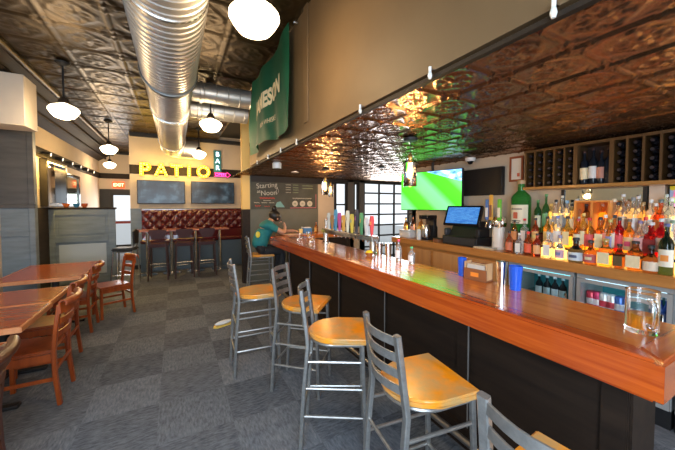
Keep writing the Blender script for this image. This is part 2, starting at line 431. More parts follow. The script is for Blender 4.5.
for y in (0.53, 1.34, 2.26, 3.16, 4.05, 4.95):
    bx('panel_batten', M_BARFRONT, 1.722, 1.74, y, y + 0.10, 0.14, 0.88, 0.004)
    if y > 1: bx('panel_joint', P('joint_grey', (0.16, 0.15, 0.14), 0.5), 1.716, 1.722, y - 0.004, y + 0.004, 0.14, 0.88)
fr = MB(); fr.tube([(1.58 - 1.75, 0.55 - 3, 0.17), (1.58 - 1.75, 5.05 - 3, 0.17)], 0.022, 12); fr.build('foot_rail', P('dull_steel', (0.30, 0.29, 0.28), 0.35, metal=0.9), bar)
for y in (0.9, 2.1, 3.3, 4.5):
    MB().tube([(1.58 - 1.75, y - 3, 0.16), (1.64 - 1.75, y - 3, 0.09), (1.70 - 1.75, y - 3, 0.08)], 0.012, 8).build('rail_bracket', MATS['dull_steel'], bar)

# ------------------------------------------------------------------ bar stools
def make_stool():
    t = thing('bar_stool', '', 'bar stool', (0, 0, 0), 0, 'ladder back bar stools')
    # seat: rounded towards the back, straight across the front
    poly = [(0.205, -0.205), (0.205, 0.205)]
    for k in range(0, 13):
        a = PI / 2 + PI * k / 12
        poly.append((-0.02 + 0.185 * math.cos(a), 0.195 * math.sin(a)))
    MB().prism(poly, 0.735, 0.775, bev=0.012, seg=3).build('seat', M_SEAT, t)
    rim = []
    for k in range(0, 13):
        a = PI / 2 + PI * k / 12; rim.append((-0.02 + 0.165 * math.cos(a), 0.172 * math.sin(a), 0.722))
    rim = [(0.17, 0.172, 0.722)] + rim + [(0.17, -0.172, 0.722), (0.17, 0.172, 0.722)]
    MB().tube(rim, 0.011, 8).build('seat_frame', M_STOOL, t)
    for s in (-1, 1):
        MB().tube([(-0.242, 0.172 * s, 0.0), (-0.215, 0.170 * s, 0.45), (-0.19, 0.166 * s, 0.72), (-0.20, 0.160 * s, 0.82), (-0.235, 0.155 * s, 1.085)], 0.015, flat=(0.026, 0.036)).build('back_post', M_STOOL, t)
        MB().tube([(0.195, 0.185 * s, 0.0), (0.172, 0.17 * s, 0.725)], 0.015, 10, flat=(0.026, 0.026)).build('front_leg', M_STOOL, t)
        for z in (0.24, 0.43, 0.61):
            f = z / 0.725
            MB().tube([(-0.242 + 0.06 * z - (0 if z < 0.45 else -0.006), 0.170 * s, z), (0.195 - 0.023 * f, (0.185 - 0.015 * f) * s, z)], 0.0095, 8).build('side_rung', M_STOOL, t)
    for z, xx in ((0.24, 0.187), (0.24, -0.228), (0.50, -0.211)):
        hw = 0.178 if xx > 0 else 0.170
        MB().tube([(xx, -hw, z), (xx, hw, z)], 0.0095 if xx < 0 else 0.012, 8).build('footrest' if xx > 0 else 'rear_rung', M_STOOL, t)
    for z in (0.83, 0.905, 0.98, 1.055):
        x0 = -0.20 - 0.035 * (z - 0.82) / 0.265
        pts = [(x0 - 0.045 * math.cos(PI * k / 8 - PI / 2) , 0.157 * (k - 4) / 4, z) for k in range(9)]
        MB().tube(pts, 0.01, flat=(0.009, 0.040)).build('back_slat', M_STOOL, t)
    return t
st0 = make_stool()
for i, (x, y, rz, lab) in enumerate((
        (0.725, 3.12, -3, 'empty bar stool nearest the seated person, standing out in the aisle'),
        (1.03, 2.56, -42, 'empty bar stool angled under the bar, second counting from the seated person'),
        (1.01, 1.88, -30, 'empty bar stool, middle one of the five in the row'),
        (1.09, 1.13, -8, 'bar stool with the largest visible seat, its wood worn tan in the middle'),
        (1.045, 0.43, 4, 'bar stool nearest the camera, only slatted back and seat corner showing'),
        (1.36, 5.45, -6, 'bar stool under the person in the teal shirt'))):
    o = st0 if i == 0 else copy_tree(st0)
    o.location = (x, y, 0); o.rotation_euler = (0, 0, R(rz)); o['label'] = lab

# ------------------------------------------------------------------ dining tables and chairs
def make_table(y0, y1, x0, x1, lab):
    t = thing('dining_table', lab, 'table', ((x0 + x1) / 2, (y0 + y1) / 2, 0), 0, 'red cherry dining tables')
    hx, hy = (x1 - x0) / 2, (y1 - y0) / 2
    MB().box(-hx + 0.02, hx - 0.02, -hy + 0.02, hy - 0.02, 0.712, 0.752, 0.003).build('table_top', M_TABLE, t)
    MB().prism([(-hx, -hy), (hx, -hy), (hx, -hy + 0.02), (-hx, -hy + 0.02)], 0.708, 0.751, bev=0.003).build('edge_band', M_TABLEEDGE, t)
    MB().prism([(-hx, hy - 0.02), (hx, hy - 0.02), (hx, hy), (-hx, hy)], 0.708, 0.751, bev=0.003).build('edge_band', M_TABLEEDGE, t)
    MB().prism([(hx - 0.02, -hy + 0.02), (hx, -hy + 0.02), (hx, hy - 0.02), (hx - 0.02, hy - 0.02)], 0.708, 0.751, bev=0.003).build('edge_band', M_TABLEEDGE, t)
    MB().prism([(-hx, -hy + 0.02), (-hx + 0.02, -hy + 0.02), (-hx + 0.02, hy - 0.02), (-hx, hy - 0.02)], 0.708, 0.751, bev=0.003).build('edge_band', M_TABLEEDGE, t)
    MB().lathe([(0.0, 0.03), (0.04, 0.03), (0.038, 0.70), (0.0, 0.70)], 14).build('pedestal', M_BLACK, t)
    b = MB(); b.box(-hx * 0.7, hx * 0.7, -0.035, 0.035, 0, 0.03, 0.008); b.build('base_bar', M_BLACK, t)
    b = MB(); b.box(-0.035, 0.035, -hy * 0.75, -0.036, 0, 0.03, 0.008); b.build('base_bar', M_BLACK, t)
    b = MB(); b.box(-0.035, 0.035, 0.036, hy * 0.75, 0, 0.03, 0.008); b.build('base_bar', M_BLACK, t)
    b = MB(); b.box(-hx * 0.5, hx * 0.5, -0.03, 0.03, 0.698, 0.711); b.build('top_plate', M_BLACK, t)
    return t
make_table(4.87, 6.08, -1.90, -1.03, 'red cherry dining table farthest down the aisle, set against the tall dark panel')
make_table(3.71, 4.36, -1.90, -1.03, 'red cherry dining table meeting another along a pale seam, second from tall panel')
make_table(3.04, 3.69, -1.90, -1.01, 'red cherry dining table with pale edge corner at the aisle, third from tall panel')
make_table(2.0, 2.76, -1.90, -0.97, 'red cherry dining table mostly out of view, beside the nearest dark chair')

def make_chair(m, name='dining_chair'):
    """faces +x, origin on the floor under the seat centre"""
    t = thing(name, '', 'chair', (0, 0, 0), 0, 'cherry wood dining chairs')
    hw = 0.19
    MB().prism([(0.21, -0.21), (0.21, 0.21), (-0.19, 0.185), (-0.19, -0.185)], 0.435, 0.462, bev=0.01).build('seat', m, t)
    for s in (-1, 1):
        MB().tube([(-0.225, hw * s, 0.0), (-0.20, hw * s, 0.25), (-0.195, hw * s, 0.45), (-0.215, hw * s, 0.65), (-0.240, hw * s, 0.83)], 0.02, flat=(0.030, 0.044)).build('back_post', m, t)
        MB().tube([(0.185, 0.19 * s, 0.0), (0.185, 0.19 * s, 0.434)], 0.018, flat=(0.034, 0.034)).build('front_leg', m, t)
        MB().tube([(-0.185, hw * s, 0.22), (0.17, 0.19 * s, 0.22)], 0.011, flat=(0.016, 0.030)).build('side_stretcher', m, t)
        MB().box(-0.18, 0.168, hw * s - 0.01, hw * s + 0.01, 0.375, 0.434).build('seat_rail', m, t)
    MB().tube([(0.185, -0.172, 0.30), (0.185, 0.172, 0.30)], 0.011, flat=(0.016, 0.030)).build('front_stretcher', m, t)
    MB().tube([(-0.207, -0.174, 0.30), (-0.207, 0.174, 0.30)], 0.011, flat=(0.016, 0.030)).build('rear_stretcher', m, t)
    # crest rail rolled backwards, bowed between the posts
    prof = []
    for k in range(11):
        a = -0.3 + 1.35 * PI * k / 10
        prof.append((0.030 * math.cos(a), 0.030 * math.sin(a)))
    n = 9; bm = bmesh.new(); rows = []
    for j in range(n):
        y = -0.215 + 0.43 * j / (n - 1); bow = -0.045 * (1 - (2 * j / (n - 1) - 1) ** 2)
        cx, cz = -0.268 + bow, 0.845
        outer = [(cx + px, cz + pz) for px, pz in prof]
        inner = [(cx + px * 0.62, cz + pz * 0.62) for px, pz in prof[::-1]]
        tail = [(cx + 0.012, cz - 0.085), (cx + 0.028, cz - 0.085)]
        rows.append([bm.verts.new((px, y, pz)) for px, pz in tail[1:] + outer + inner + tail[:1]])
    m_ = len(rows[0])
    for j in range(n - 1):
        for k in range(m_): bm.faces.new((rows[j][k], rows[j][(k + 1) % m_], rows[j + 1][(k + 1) % m_], rows[j + 1][k]))
    bm.faces.new(rows[0]); bm.faces.new(rows[-1])
    h = MB(); h.bm.free(); h.bm = bm; h.build('crest_rail', m, t)
    for z, x in ((0.58, -0.215), (0.69, -0.238)):
        MB().tube([(x - 0.03 * (1 - ((k - 3) / 3) ** 2), 0.175 * (k - 3) / 3, z) for k in range(7)], 0.01, flat=(0.014, 0.05)).build('back_slat', m, t)
    return t
ch0 = make_chair(M_CHAIR)
for i, (x, y, rz, lab) in enumerate((
        (-0.86, 5.62, 205, 'cherry wood chair farthest down the aisle, turned out with its seat showing'),
        (-1.20, 5.10, 180, 'cherry wood dining chair tucked into the near side of the farthest dining table'),
        (-1.18, 4.12, 180, 'cherry wood chair with rolled crest at the second table from the tall panel'),
        (-1.09, 3.44, 180, 'cherry wood chair with seat and front stretcher visible below the third table corner'))):
    o = ch0 if i == 0 else copy_tree(ch0)
    o.location = (x, y, 0); o.rotation_euler = (0, 0, R(rz)); o['label'] = lab
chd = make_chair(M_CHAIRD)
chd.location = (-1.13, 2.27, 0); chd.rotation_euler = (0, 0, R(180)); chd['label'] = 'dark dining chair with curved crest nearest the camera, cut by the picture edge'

# ------------------------------------------------------------------ galvanised ducts
def spiral_duct(name, p0, p1, r, lab, pitch=0.075, seg=40, cat='air duct'):
    """round duct with raised lock seams, straight from p0 to p1"""
    p0, p1 = Vector(p0), Vector(p1); d = p1 - p0; L = d.length
    root = thing(name, lab, cat, p0)
    q = d.to_track_quat('Z', 'Y').to_matrix().to_4x4()
    prof = [(0.0, 0.0), (r, 0.0)]; z = pitch
    while z < L - 0.02:
        prof += [(r, z - 0.006), (r + 0.006, z), (r, z + 0.006)]; z += pitch
    prof += [(r, L), (0.0, L)]
    MB().lathe(prof, seg, M=q).build('duct_pipe', M_DUCT, root)
    return root, q, L
DX, DZ, DR = -0.03, 3.08, 0.258
# main run: straight pipe, then a bend to the side at its far end
root, q, L = spiral_duct('ventilation_duct', (DX, YF + 0.05, DZ), (DX, 3.75, DZ), DR, 'large round galvanised duct running along the ceiling toward the glowing letters')
ring = MB(); ring.lathe([(DR + 0.005, -0.03), (DR + 0.016, -0.026), (DR + 0.022, 0.0), (DR + 0.016, 0.026), (DR + 0.005, 0.03)], 40, (0, 5.1, 0), q); ring.build('flange_ring', P('dark_flange', (0.13, 0.14, 0.14), 0.5, metal=0.8), root)
rr = DR - 0.012
prof = [(0, 0), (rr, 0)]; z = 0.09
while z < 4.55: prof += [(rr, z - 0.006), (rr + 0.006, z), (rr, z + 0.006)]; z += 0.09
prof += [(rr, 4.6), (0, 4.6)]
MB().lathe(prof, 40, (0, 5.15, 0), q).build('duct_pipe', M_DUCT, root)
bend = MB(); pts = []
for k in range(9):
    a = PI / 2 * k / 8; pts.append((0.27 - 0.27 * math.cos(a), 9.74 + 0.27 * math.sin(a), 0))
bend.tube(pts + [(0.62, 10.01, 0)], rr + 0.003, 32); bend.build('duct_elbow', M_DUCT, root)
for y in (0.9, 3.6, 6.4, 8.9):
    MB().lathe([(rr + 0.015, -0.012), (rr + 0.018, -0.012), (rr + 0.018, 0.012), (rr + 0.015, 0.012)], 36, (0, y, 0), q).build('hanger_strap', M_STEEL, root)
def branch(y, zb, lab, r):
    root, q, L = spiral_duct('branch_duct', (DX + 0.265, y, zb), (XS - 0.004, y, zb), r, lab, 0.16, 28, cat='air duct')
    MB().lathe([(r + 0.004, -0.02), (r + 0.016, -0.016), (r + 0.016, 0.016), (r + 0.004, 0.02)], 28, (0.12, 0, 0), q).build('collar', M_DUCT, root)
    return root
branch(4.78, 3.26, 'galvanised branch duct entering the soffit beside the green flag, the nearer of two', 0.135)
branch(5.27, 3.16, 'galvanised branch duct behind the nearer one, just above the hanging lamp', 0.14)

# ------------------------------------------------------------------ schoolhouse pendant lamps
def make_lamp(z=2.85):
    t = thing('pendant_lamp', '', 'pendant lamp', (0, 0, 0), 0, 'opal schoolhouse pendant lamps')
    g = [(0.0, -0.105), (0.07, -0.10), (0.125, -0.078), (0.165, -0.03), (0.195, 0.02), (0.192, 0.045), (0.165, 0.075), (0.11, 0.10), (0.062, 0.112), (0.055, 0.125), (0.0, 0.125)]
    g = [(a * 0.83, c * 0.86) for a, c in g]
    MB().lathe(g, 32).build('glass_shade', M_GLOBE, t)
    MB().lathe([(0.0, 0.108), (0.060, 0.108), (0.055, 0.145), (0.03, 0.19), (0.0, 0.19)], 20).build('fitter', M_DARKTRIM, t)
    top = ZC - z - 0.02
    MB().tube([(0, 0, 0.19), (0, 0, top - 0.05)], 0.011, 8).build('stem', M_BLACK, t)
    MB().lathe([(0.0, top - 0.05), (0.025, top - 0.05), (0.075, top - 0.012), (0.08, top), (0.0, top)], 20).build('ceiling_canopy', M_BLACK, t)
    return t
lp0 = make_lamp()
for i, (x, y, lab) in enumerate((
        (-1.24, 5.15, 'opal glass pendant lamp hanging beside the white painted box on a long dark stem'),
        (-1.245, 8.21, 'opal glass pendant lamp above the passage, the larger of the pair there'),
        (-1.72, 11.4, 'small opal glass pendant lamp deep in the passage just above the exit sign'),
        (0.504, 5.0, 'opal glass pendant lamp in front of the two branch ducts'),
        (0.532, 8.0, 'opal glass pendant lamp hanging just above the yellow letter O'),
        (0.478, 2.03, 'big bright opal glass pendant lamp near the green flag, closest to the camera'))):
    o = lp0 if i == 0 else copy_tree(lp0)
    o.location = (x, y, 2.85); o['label'] = lab
    l = bpy.data.lights.new('pendant_light', 'POINT'); l.energy = 20; l.color = (1, .70, .38); l.shadow_soft_size = .10
    lo = bpy.data.objects.new('pendant_light', l); COL.objects.link(lo); lo.location = (x, y, 2.64)

# ------------------------------------------------------------------ tall panelled partition with white box, low partition
tp = thing('tall_partition', 'tall charcoal panelled booth partition at the end of the dining tables', 'partition', (-2.06, 6.27, 0))
B('body', M_GREYWOOD, -0.19, 0.19, -0.05, 0.05, 0, 2.80, tp)
B('cornice', M_DARKTRIM, -0.19, 0.22, -0.09, 0.08, 2.80, 2.86, tp, 0.01)
B('chair_rail', M_GREYWOOD_D, -0.19, 0.20, -0.075, -0.05, 1.60, 1.66, tp, 0.006)
B('stile', M_GREYWOOD, 0.12, 0.19, -0.068, -0.05, 0, 1.60, tp, 0.004); B('stile', M_GREYWOOD_D, 0.12, 0.19, -0.068, -0.05, 1.66, 2.80, tp, 0.004)
B('rail', M_GREYWOOD, -0.19, 0.12, -0.068, -0.05, 1.18, 1.28, tp, 0.004)
B('upper_panel', M_GREYWOOD_D, -0.19, 0.12, -0.058, -0.05, 1.66, 2.78, tp)
db = thing('boxed_soffit', 'white painted box hung high above the tall charcoal partition', 'boxed soffit', (-1.95, 5.5, 2.66))
MB().box(-0.298, 0.29, -0.20, 0.21, 0.0, 0.64, 0.006).build('box', M_CREAM, db)
lp = thing('low_partition', 'blue grey panelled half wall between the dining tables and the passage', 'partition', (-1.7, 8.1, 0))
B('body', M_GREYWOOD, -0.545, 0.55, -0.05, 0.05, 0, 1.56, lp)
B('cap', M_DARKTRIM, -0.55, 0.57, -0.085, 0.085, 1.56, 1.60, lp, 0.006)
B('stile', M_GREYWOOD, 0.44, 0.56, -0.075, -0.05, 0, 1.56, lp, 0.004); B('stile', M_GREYWOOD, -0.545, -0.43, -0.075, -0.05, 0, 1.56, lp, 0.004)
B('rail', M_GREYWOOD, -0.43, 0.44, -0.075, -0.05, 1.44, 1.56, lp, 0.004); B('rail', M_GREYWOOD, -0.43, 0.44, -0.08, -0.05, 0.88, 1.00, lp, 0.004)
B('rail', M_GREYWOOD, -0.43, 0.44, -0.075, -0.05, 0.02, 0.16, lp, 0.004)
P('painted_daylight_panel', (0.40, 0.46, 0.50), 0.4)  # daylight on the lower raised panel is put into this paler colour
B('raised_panel', MATS['painted_daylight_panel'], -0.38, 0.39, -0.06, -0.05, 0.20, 0.84, lp, 0.004); B('raised_panel', M_GREYWOOD, -0.38, 0.39, -0.06, -0.05, 1.04, 1.40, lp, 0.004)

# framed mirrors on the left wall, spotlight rail above, small things on the ledge
def wall_frame(name, lab, cat, y0, y1, z0, z1, m_in, depth=0.05):
    t = thing(name, lab, cat, (XL + 0.002, (y0 + y1) / 2, z0)); hy, h = (y1 - y0) / 2, z1 - z0
    B('frame', M_BLACKG, 0, depth, -hy, -hy + 0.09, 0, h, t, 0.006); B('frame', M_BLACKG, 0, depth, hy - 0.09, hy, 0, h, t, 0.006)
    B('frame', M_BLACKG, 0, depth, -hy + 0.09, hy - 0.09, h - 0.07, h, t, 0.006); B('frame', M_BLACKG, 0, depth, -hy + 0.09, hy - 0.09, 0, 0.07, t, 0.006)
    B('mirror_glass', m_in, 0.004, 0.02, -hy + 0.09, hy - 0.09, 0.07, h - 0.07, t)
wall_frame('wall_mirror', 'tall black framed mirror behind the half wall, nearest the tall partition', 'mirror', 7.72, 8.95, 1.62, 2.54, P('brown_mirror', (0.35, 0.3, 0.25), 0.06, metal=1.0), 0.12)
wall_frame('wall_mirror', 'wide framed mirror with greenish reflection, nearer the exit door', 'mirror', 9.02, 10.3, 1.62, 2.40, P('green_mirror', (0.42, 0.45, 0.32), 0.08, metal=1.0), 0.05)
sr = thing('spotlight_rail', 'dark rail of small white spotlights along the yellow-lit wall', 'track light', (XL + 0.032, 8.6, 2.64))
B('rail', M_BLACK, 0, 0.03, -1.6, 3.0, -0.03, 0.03, sr)
for k, y in enumerate((-0.9, -0.2, 0.5, 1.2, 1.9, 2.6)):
    hd = MB().lathe([(0.0, -0.06), (0.035, -0.06), (0.045, 0.06), (0.0, 0.06)], 14, (0.09, y, -0.02), Matrix.Rotation(R(100), 4, 'Y')).build('spot_head', M_BLACK, sr)
    MB().lathe([(0.0, 0.0), (0.036, 0.0), (0.036, 0.004), (0.0, 0.004)], 14, (0.152, y, -0.032), Matrix.Rotation(R(100), 4, 'Y')).build('spot_lens', EM('spot_lens_glow', (1, 0.9, 0.75), 0.7), hd)
sp = bpy.data.lights.new('wall_washer', 'AREA'); sp.shape = 'RECTANGLE'; sp.size = 0.05; sp.size_y = 2.2; sp.energy = 40; sp.color = (1.0, 0.62, 0.16)
so = bpy.data.objects.new('wall_washer', sp); COL.objects.link(so); so.location = (XL + 0.22, 7.9, 2.50); so.rotation_euler = (0, R(40), 0)
for k, (x, y, c, nm, lab) in enumerate((
        (-1.95, 8.06, (0.65, 0.16, 0.04), 'trinket_bowl', 'small orange bowl on the half wall ledge, next to the tall mirror'),
        (-1.80, 8.10, (0.05, 0.22, 0.42), 'trinket_bowl', 'small blue bowl in the middle of the half wall ledge'),
        (-1.66, 8.06, (0.55, 0.10, 0.03), 'trinket_bowl', 'small red bowl on the half wall ledge, closest to the passage'))):
    t = thing(nm, lab, 'bowl', (x, y, 1.60), 0, 'bowls on the half wall ledge')
    MB().lathe([(0.0, 0.0), (0.03, 0.0), (0.05, 0.03), (0.062, 0.075), (0.055, 0.075), (0.04, 0.03), (0.0, 0.012)], 16).build('bowl', P('glaze%d' % k, c, 0.3), t)
    MB().lathe([(0.054, 0.072), (0.066, 0.074), (0.066, 0.082), (0.054, 0.082)], 16).build('rim', P('rim%d' % k, tuple(v * 0.5 for v in c), 0.3), t)
ex = thing('exit_sign', 'lit orange EXIT sign above the glazed passage door', 'exit sign', (-1.70, YE - 0.062, 2.345))
B('housing', EM('exit_face', (1.0, 0.13, 0.02), 0.9, (0.6, 0.05, 0.02)), -0.17, 0.17, -0.03, 0.03, -0.11, 0.11, ex, 0.008)
MT = Matrix.Rotation(R(90), 4, 'X')
lettering('EXIT', 0.15, EM('exit_letters', (1.0, 0.55, 0.3), 2.2), Matrix.Translation((0, -0.033, -0.005)) @ MT, ex, 0.002, bold=0.004)

# ------------------------------------------------------------------ back wall: PATIO letters, neon sign, two screens
HLET = 0.335
def letter_bulbs(ch):
    if ch == 'P': return [(-0.085, z) for z in (-0.13, -0.065, 0, 0.065, 0.13)] + [(-0.02, 0.13), (0.045, 0.115), (0.07, 0.05), (0.04, -0.01), (-0.02, -0.02)]
    if ch == 'A': return [(-0.125, -0.13), (-0.095, -0.065), (-0.065, 0.005), (-0.032, 0.07), (0, 0.13), (0.032, 0.07), (0.065, 0.005), (0.095, -0.065), (0.125, -0.13), (0, -0.05)]
    if ch == 'T': return [(x, 0.13) for x in (-0.11, -0.055, 0, 0.055, 0.11)] + [(0, z) for z in (-0.13, -0.065, 0, 0.065)]
    if ch == 'I': return [(0, z) for z in (-0.13, -0.065, 0, 0.065, 0.13)]
    return [(0.13 * math.cos(2 * PI * k / 12), 0.13 * math.sin(2 * PI * k / 12)) for k in range(12)]
W_ = 0.082
def letter_bm(ch):
    h = HLET / 2; m = MB(); T = Matrix.Rotation(R(90), 4, 'X')
    if ch == 'T': poly = [(-W_ / 2, -h), (W_ / 2, -h), (W_ / 2, h - W_), (0.145, h - W_), (0.145, h), (-0.145, h), (-0.145, h - W_), (-W_ / 2, h - W_)]
    elif ch == 'I': poly = [(-W_ / 2, -h), (W_ / 2, -h), (W_ / 2, h), (-W_ / 2, h)]
    else: poly = None
    if poly:
        return m.prism(poly, 0, 0.05, T, 0.004)
    def loop2(outer, inner):
        bm = m.bm; n = len(outer)
        o0 = [bm.verts.new(T @ Vector((x, y, 0))) for x, y in outer]; o1 = [bm.verts.new(T @ Vector((x, y, 0.05))) for x, y in outer]
        i0 = [bm.verts.new(T @ Vector((x, y, 0))) for x, y in inner]; i1 = [bm.verts.new(T @ Vector((x, y, 0.05))) for x, y in inner]
        for k in range(n):
            j = (k + 1) % n
            bm.faces.new((o0[k], o0[j], o1[j], o1[k])); bm.faces.new((i0[k], i1[k], i1[j], i0[j]))
            bm.faces.new((o1[k], o1[j], i1[j], i1[k])); bm.faces.new((o0[k], i0[k], i0[j], o0[j]))
    if ch == 'O':
        n = 32; loop2([(0.175 * math.cos(2 * PI * k / n), 0.175 * math.sin(2 * PI * k / n)) for k in range(n)], [(0.095 * math.cos(2 * PI * k / n), 0.095 * math.sin(2 * PI * k / n)) for k in range(n)])
        return m
    if ch == 'P':
        out, inn = [], []
        for k in range(13):
            a = PI / 2 - PI * k / 12; out.append((0.02 + 0.115 * math.cos(a), 0.0587 + 0.1088 * math.sin(a))); inn.append((0.01 + 0.035 * math.cos(a), 0.06 + 0.035 * math.sin(a)))
        L_ = -0.12
        outer = out + [(L_ + W_, -0.05), (L_ + W_, -h), (L_, -h), (L_, h)]
        inner = inn + [(L_ + W_, 0.025), (L_ + W_, 0.03), (L_ + W_, 0.06), (L_ + W_, 0.095)]
        loop2(outer, inner); return m
    # A
    outer = [(0.034, h), (0.155, -h), (0.088, -h), (0.068, -0.088), (-0.068, -0.088), (-0.088, -h), (-0.155, -h), (-0.034, h)]
    inner = [(0.003, 0.075), (0.048, -0.032), (0.045, -0.034), (0.04, -0.036), (-0.04, -0.036), (-0.045, -0.034), (-0.048, -0.032), (-0.003, 0.075)]
    loop2(outer, inner); return m
for ch, x in zip('PATIO', (-0.66, -0.30, 0.06, 0.36, 0.72)):
    t = thing('marquee_letter', 'yellow bulb-lit marquee letter %s above the wall screens' % ch, 'marquee letter', (x, YB - 0.035, 2.575), 0, 'PATIO marquee letters')
    letter_bm(ch).build('letter_face', M_YELLOW, t, smooth=False)
    for bx_, bz in letter_bulbs(ch):
        MB().sphere((bx_, -0.062, bz), 0.024, 10).build('bulb', M_BULB, t)
    l = bpy.data.lights.new('marquee_light', 'POINT'); l.energy = 5; l.color = (1, 0.66, 0.14); l.shadow_soft_size = 0.12
    lo = bpy.data.objects.new('marquee_light', l); COL.objects.link(lo); lo.location = (x, YB - 0.25, 2.575)
ns = thing('neon_sign', 'neon BAR OPEN sign with blue upright panel and pink arrow', 'neon sign', (1.09, YB - 0.03, 2.6))
B('upright_panel', P('teal_sign_panel', (0.05, 0.20, 0.23), 0.3), -0.10, 0.10, -0.06, 0.0, -0.02, 0.60, ns, 0.006)
MB().prism([(-0.10, -0.145), (0.24, -0.145), (0.24, -0.185), (0.36, -0.09), (0.24, 0.005), (0.24, -0.032), (-0.10, -0.032)], 0.0, 0.07, MT).build('arrow_panel', P('plum_sign_panel', (0.12, 0.01, 0.05), 0.3), ns)
NEONW, NEONP = EM('white_blue_neon', (0.65, 0.9, 1.0), 2.5), EM('pink_neon', (1.0, 0.05, 0.30), 2.2)
for k, c in enumerate('BAR'):
    lettering(c, 0.175, NEONW, Matrix.Translation((0, -0.066, 0.48 - 0.19 * k)) @ MT, ns, 0.004, bold=0.001)
lettering('OPEN', 0.115, NEONP, Matrix.Translation((0.075, -0.078, -0.09)) @ MT, ns, 0.004, bold=0.003)
MB().tube([(-0.09, -0.073, -0.042), (0.25, -0.073, -0.042), (0.255, -0.073, -0.015), (0.342, -0.073, -0.09), (0.255, -0.073, -0.165), (0.25, -0.073, -0.137), (-0.09, -0.073, -0.137)], 0.006, 6).build('neon_tube', NEONP, ns)

def screen_tex(name, kind):
    m, nt, b = mat(name); L = nt.links.new
    tc = N(nt, 'ShaderNodeTexCoord')
    mp = N(nt, 'ShaderNodeMapping'); L(tc.outputs['Generated'], mp.inputs[0])
    if kind == 'dim':
        mp.inputs['Scale'].default_value = (3.0, 1, 1.6)
        nz = N(nt, 'ShaderNodeTexNoise', i_Scale=1.4, i_Detail=3.0); L(mp.outputs[0], nz.inputs['Vector'])
        c = ramp(nt, nz.outputs[0], [(0.38, (0.008, 0.014, 0.02)), (0.52, (0.03, 0.065, 0.09)), (0.66, (0.16, 0.26, 0.32))])
        L(c, b.inputs['Emission Color']); b.inputs['Emission Strength'].default_value = 0.3
        b.inputs['Base Color'].default_value = (0.01, 0.01, 0.012, 1); setp(b, rough=0.3)
    MATS[name] = m
    return m
def tv_flat(name, lab, x0, x1, z0, z1, y, m):
    t = thing(name, lab, 'television', ((x0 + x1) / 2, y, (z0 + z1) / 2), 0, 'screens on the back wall')
    hx, hz = (x1 - x0) / 2, (z1 - z0) / 2
    B('casing', M_BLACK, -hx, hx, -0.03, 0.03, -hz, hz, t, 0.006)
    B('screen', m, -hx + 0.015, hx - 0.015, -0.034, -0.0302, -hz + 0.02, hz - 0.015, t)
    B('wall_bracket', M_BLACK, -0.12, 0.12, 0.03, 0.055, -0.1, 0.1, t)
tv_flat('television', 'wide dim screen under the letters PATI, on the back wall', -0.84, 0.25, 1.68, 2.29, YB - 0.09, screen_tex('dim_screen', 'dim'))
tv_flat('television', 'dim screen under the letter O and the neon sign, on the back wall', 0.40, 1.53, 1.69, 2.30, YB - 0.09, MATS['dim_screen'])

# ------------------------------------------------------------------ tufted booth, high tables and stools at the back
bo = thing('booth_bench', 'long oxblood tufted booth bench along the back wall', 'booth', (0.6, YB - 0.06, 0))
nx, nz = 190, 52; x0, x1, z0, z1 = -1.35, 1.34, 0.98, 1.52
ix, iz = np.meshgrid(np.linspace(0, 1, nx), np.linspace(0, 1, nz), indexing='ij')
X = x0 + (x1 - x0) * ix; Z = z0 + (z1 - z0) * iz
u, v = X / 0.24, (Z - 1.25) / 0.27
hgt = 0.06 * np.sqrt(np.abs(np.sin(PI * (u + v) / 1) * np.sin(PI * (u - v) / 1)) + 0.002)
edge = np.minimum(np.minimum(ix, 1 - ix) * 12, np.minimum(iz, 1 - iz) * 9); hgt = hgt * np.clip(edge, 0, 1)
bm = bmesh.new()
V = [[bm.verts.new((X[i, j], -0.10 - hgt[i, j], Z[i, j])) for j in range(nz)] for i in range(nx)]
for i in range(nx - 1):
    for j in range(nz - 1): bm.faces.new((V[i][j], V[i + 1][j], V[i + 1][j + 1], V[i][j + 1]))
h = MB(); h.bm.free(); h.bm = bm; h.build('tufted_back', M_VINYL, bo)
B('back_frame', M_VINYL, x0, x1, -0.10, 0, 0.0, 1.55, bo, 0.01)
B('bench_seat', M_VINYL, x0, x1, -0.62, -0.14, 0.70, 0.80, bo, 0.03)
B('base', P('booth_base_blue_grey', (0.06, 0.085, 0.10), 0.4), x0, x1, -0.56, -0.10, 0.0, 0.70, bo)
B('end_panel', P('plum_end_panel', (0.10, 0.04, 0.07), 0.3), x1, x1 + 0.06, -0.64, 0, 0.0, 1.56, bo, 0.008)
TABX = (-0.574, -0.08, 0.444, 1.008)
for x, lab in zip(TABX, ('high table before the tufted booth, nearest the passage', 'high table before the tufted booth, second from the passage', 'high table before the tufted booth, second from the seated person', 'high table before the tufted booth, nearest the seated person')):
    t = thing('high_table', lab, 'table', (x, 8.32, 0), 0, 'high tables at the back')
    MB().box(-0.2, 0.2, -0.25, 0.25, 1.03, 1.065, 0.006).build('table_top', P('rosy_table_top', (0.42, 0.16, 0.11), 0.25), t)
    MB().lathe([(0.0, 0.03), (0.035, 0.03), (0.035, 1.03), (0.0, 1.03)], 14).build('column', M_CHROME, t)
    MB().lathe([(0.0, 0.0), (0.20, 0.0), (0.20, 0.012), (0.05, 0.035), (0.0, 0.035)], 24).build('base_plate', M_CHROME, t)
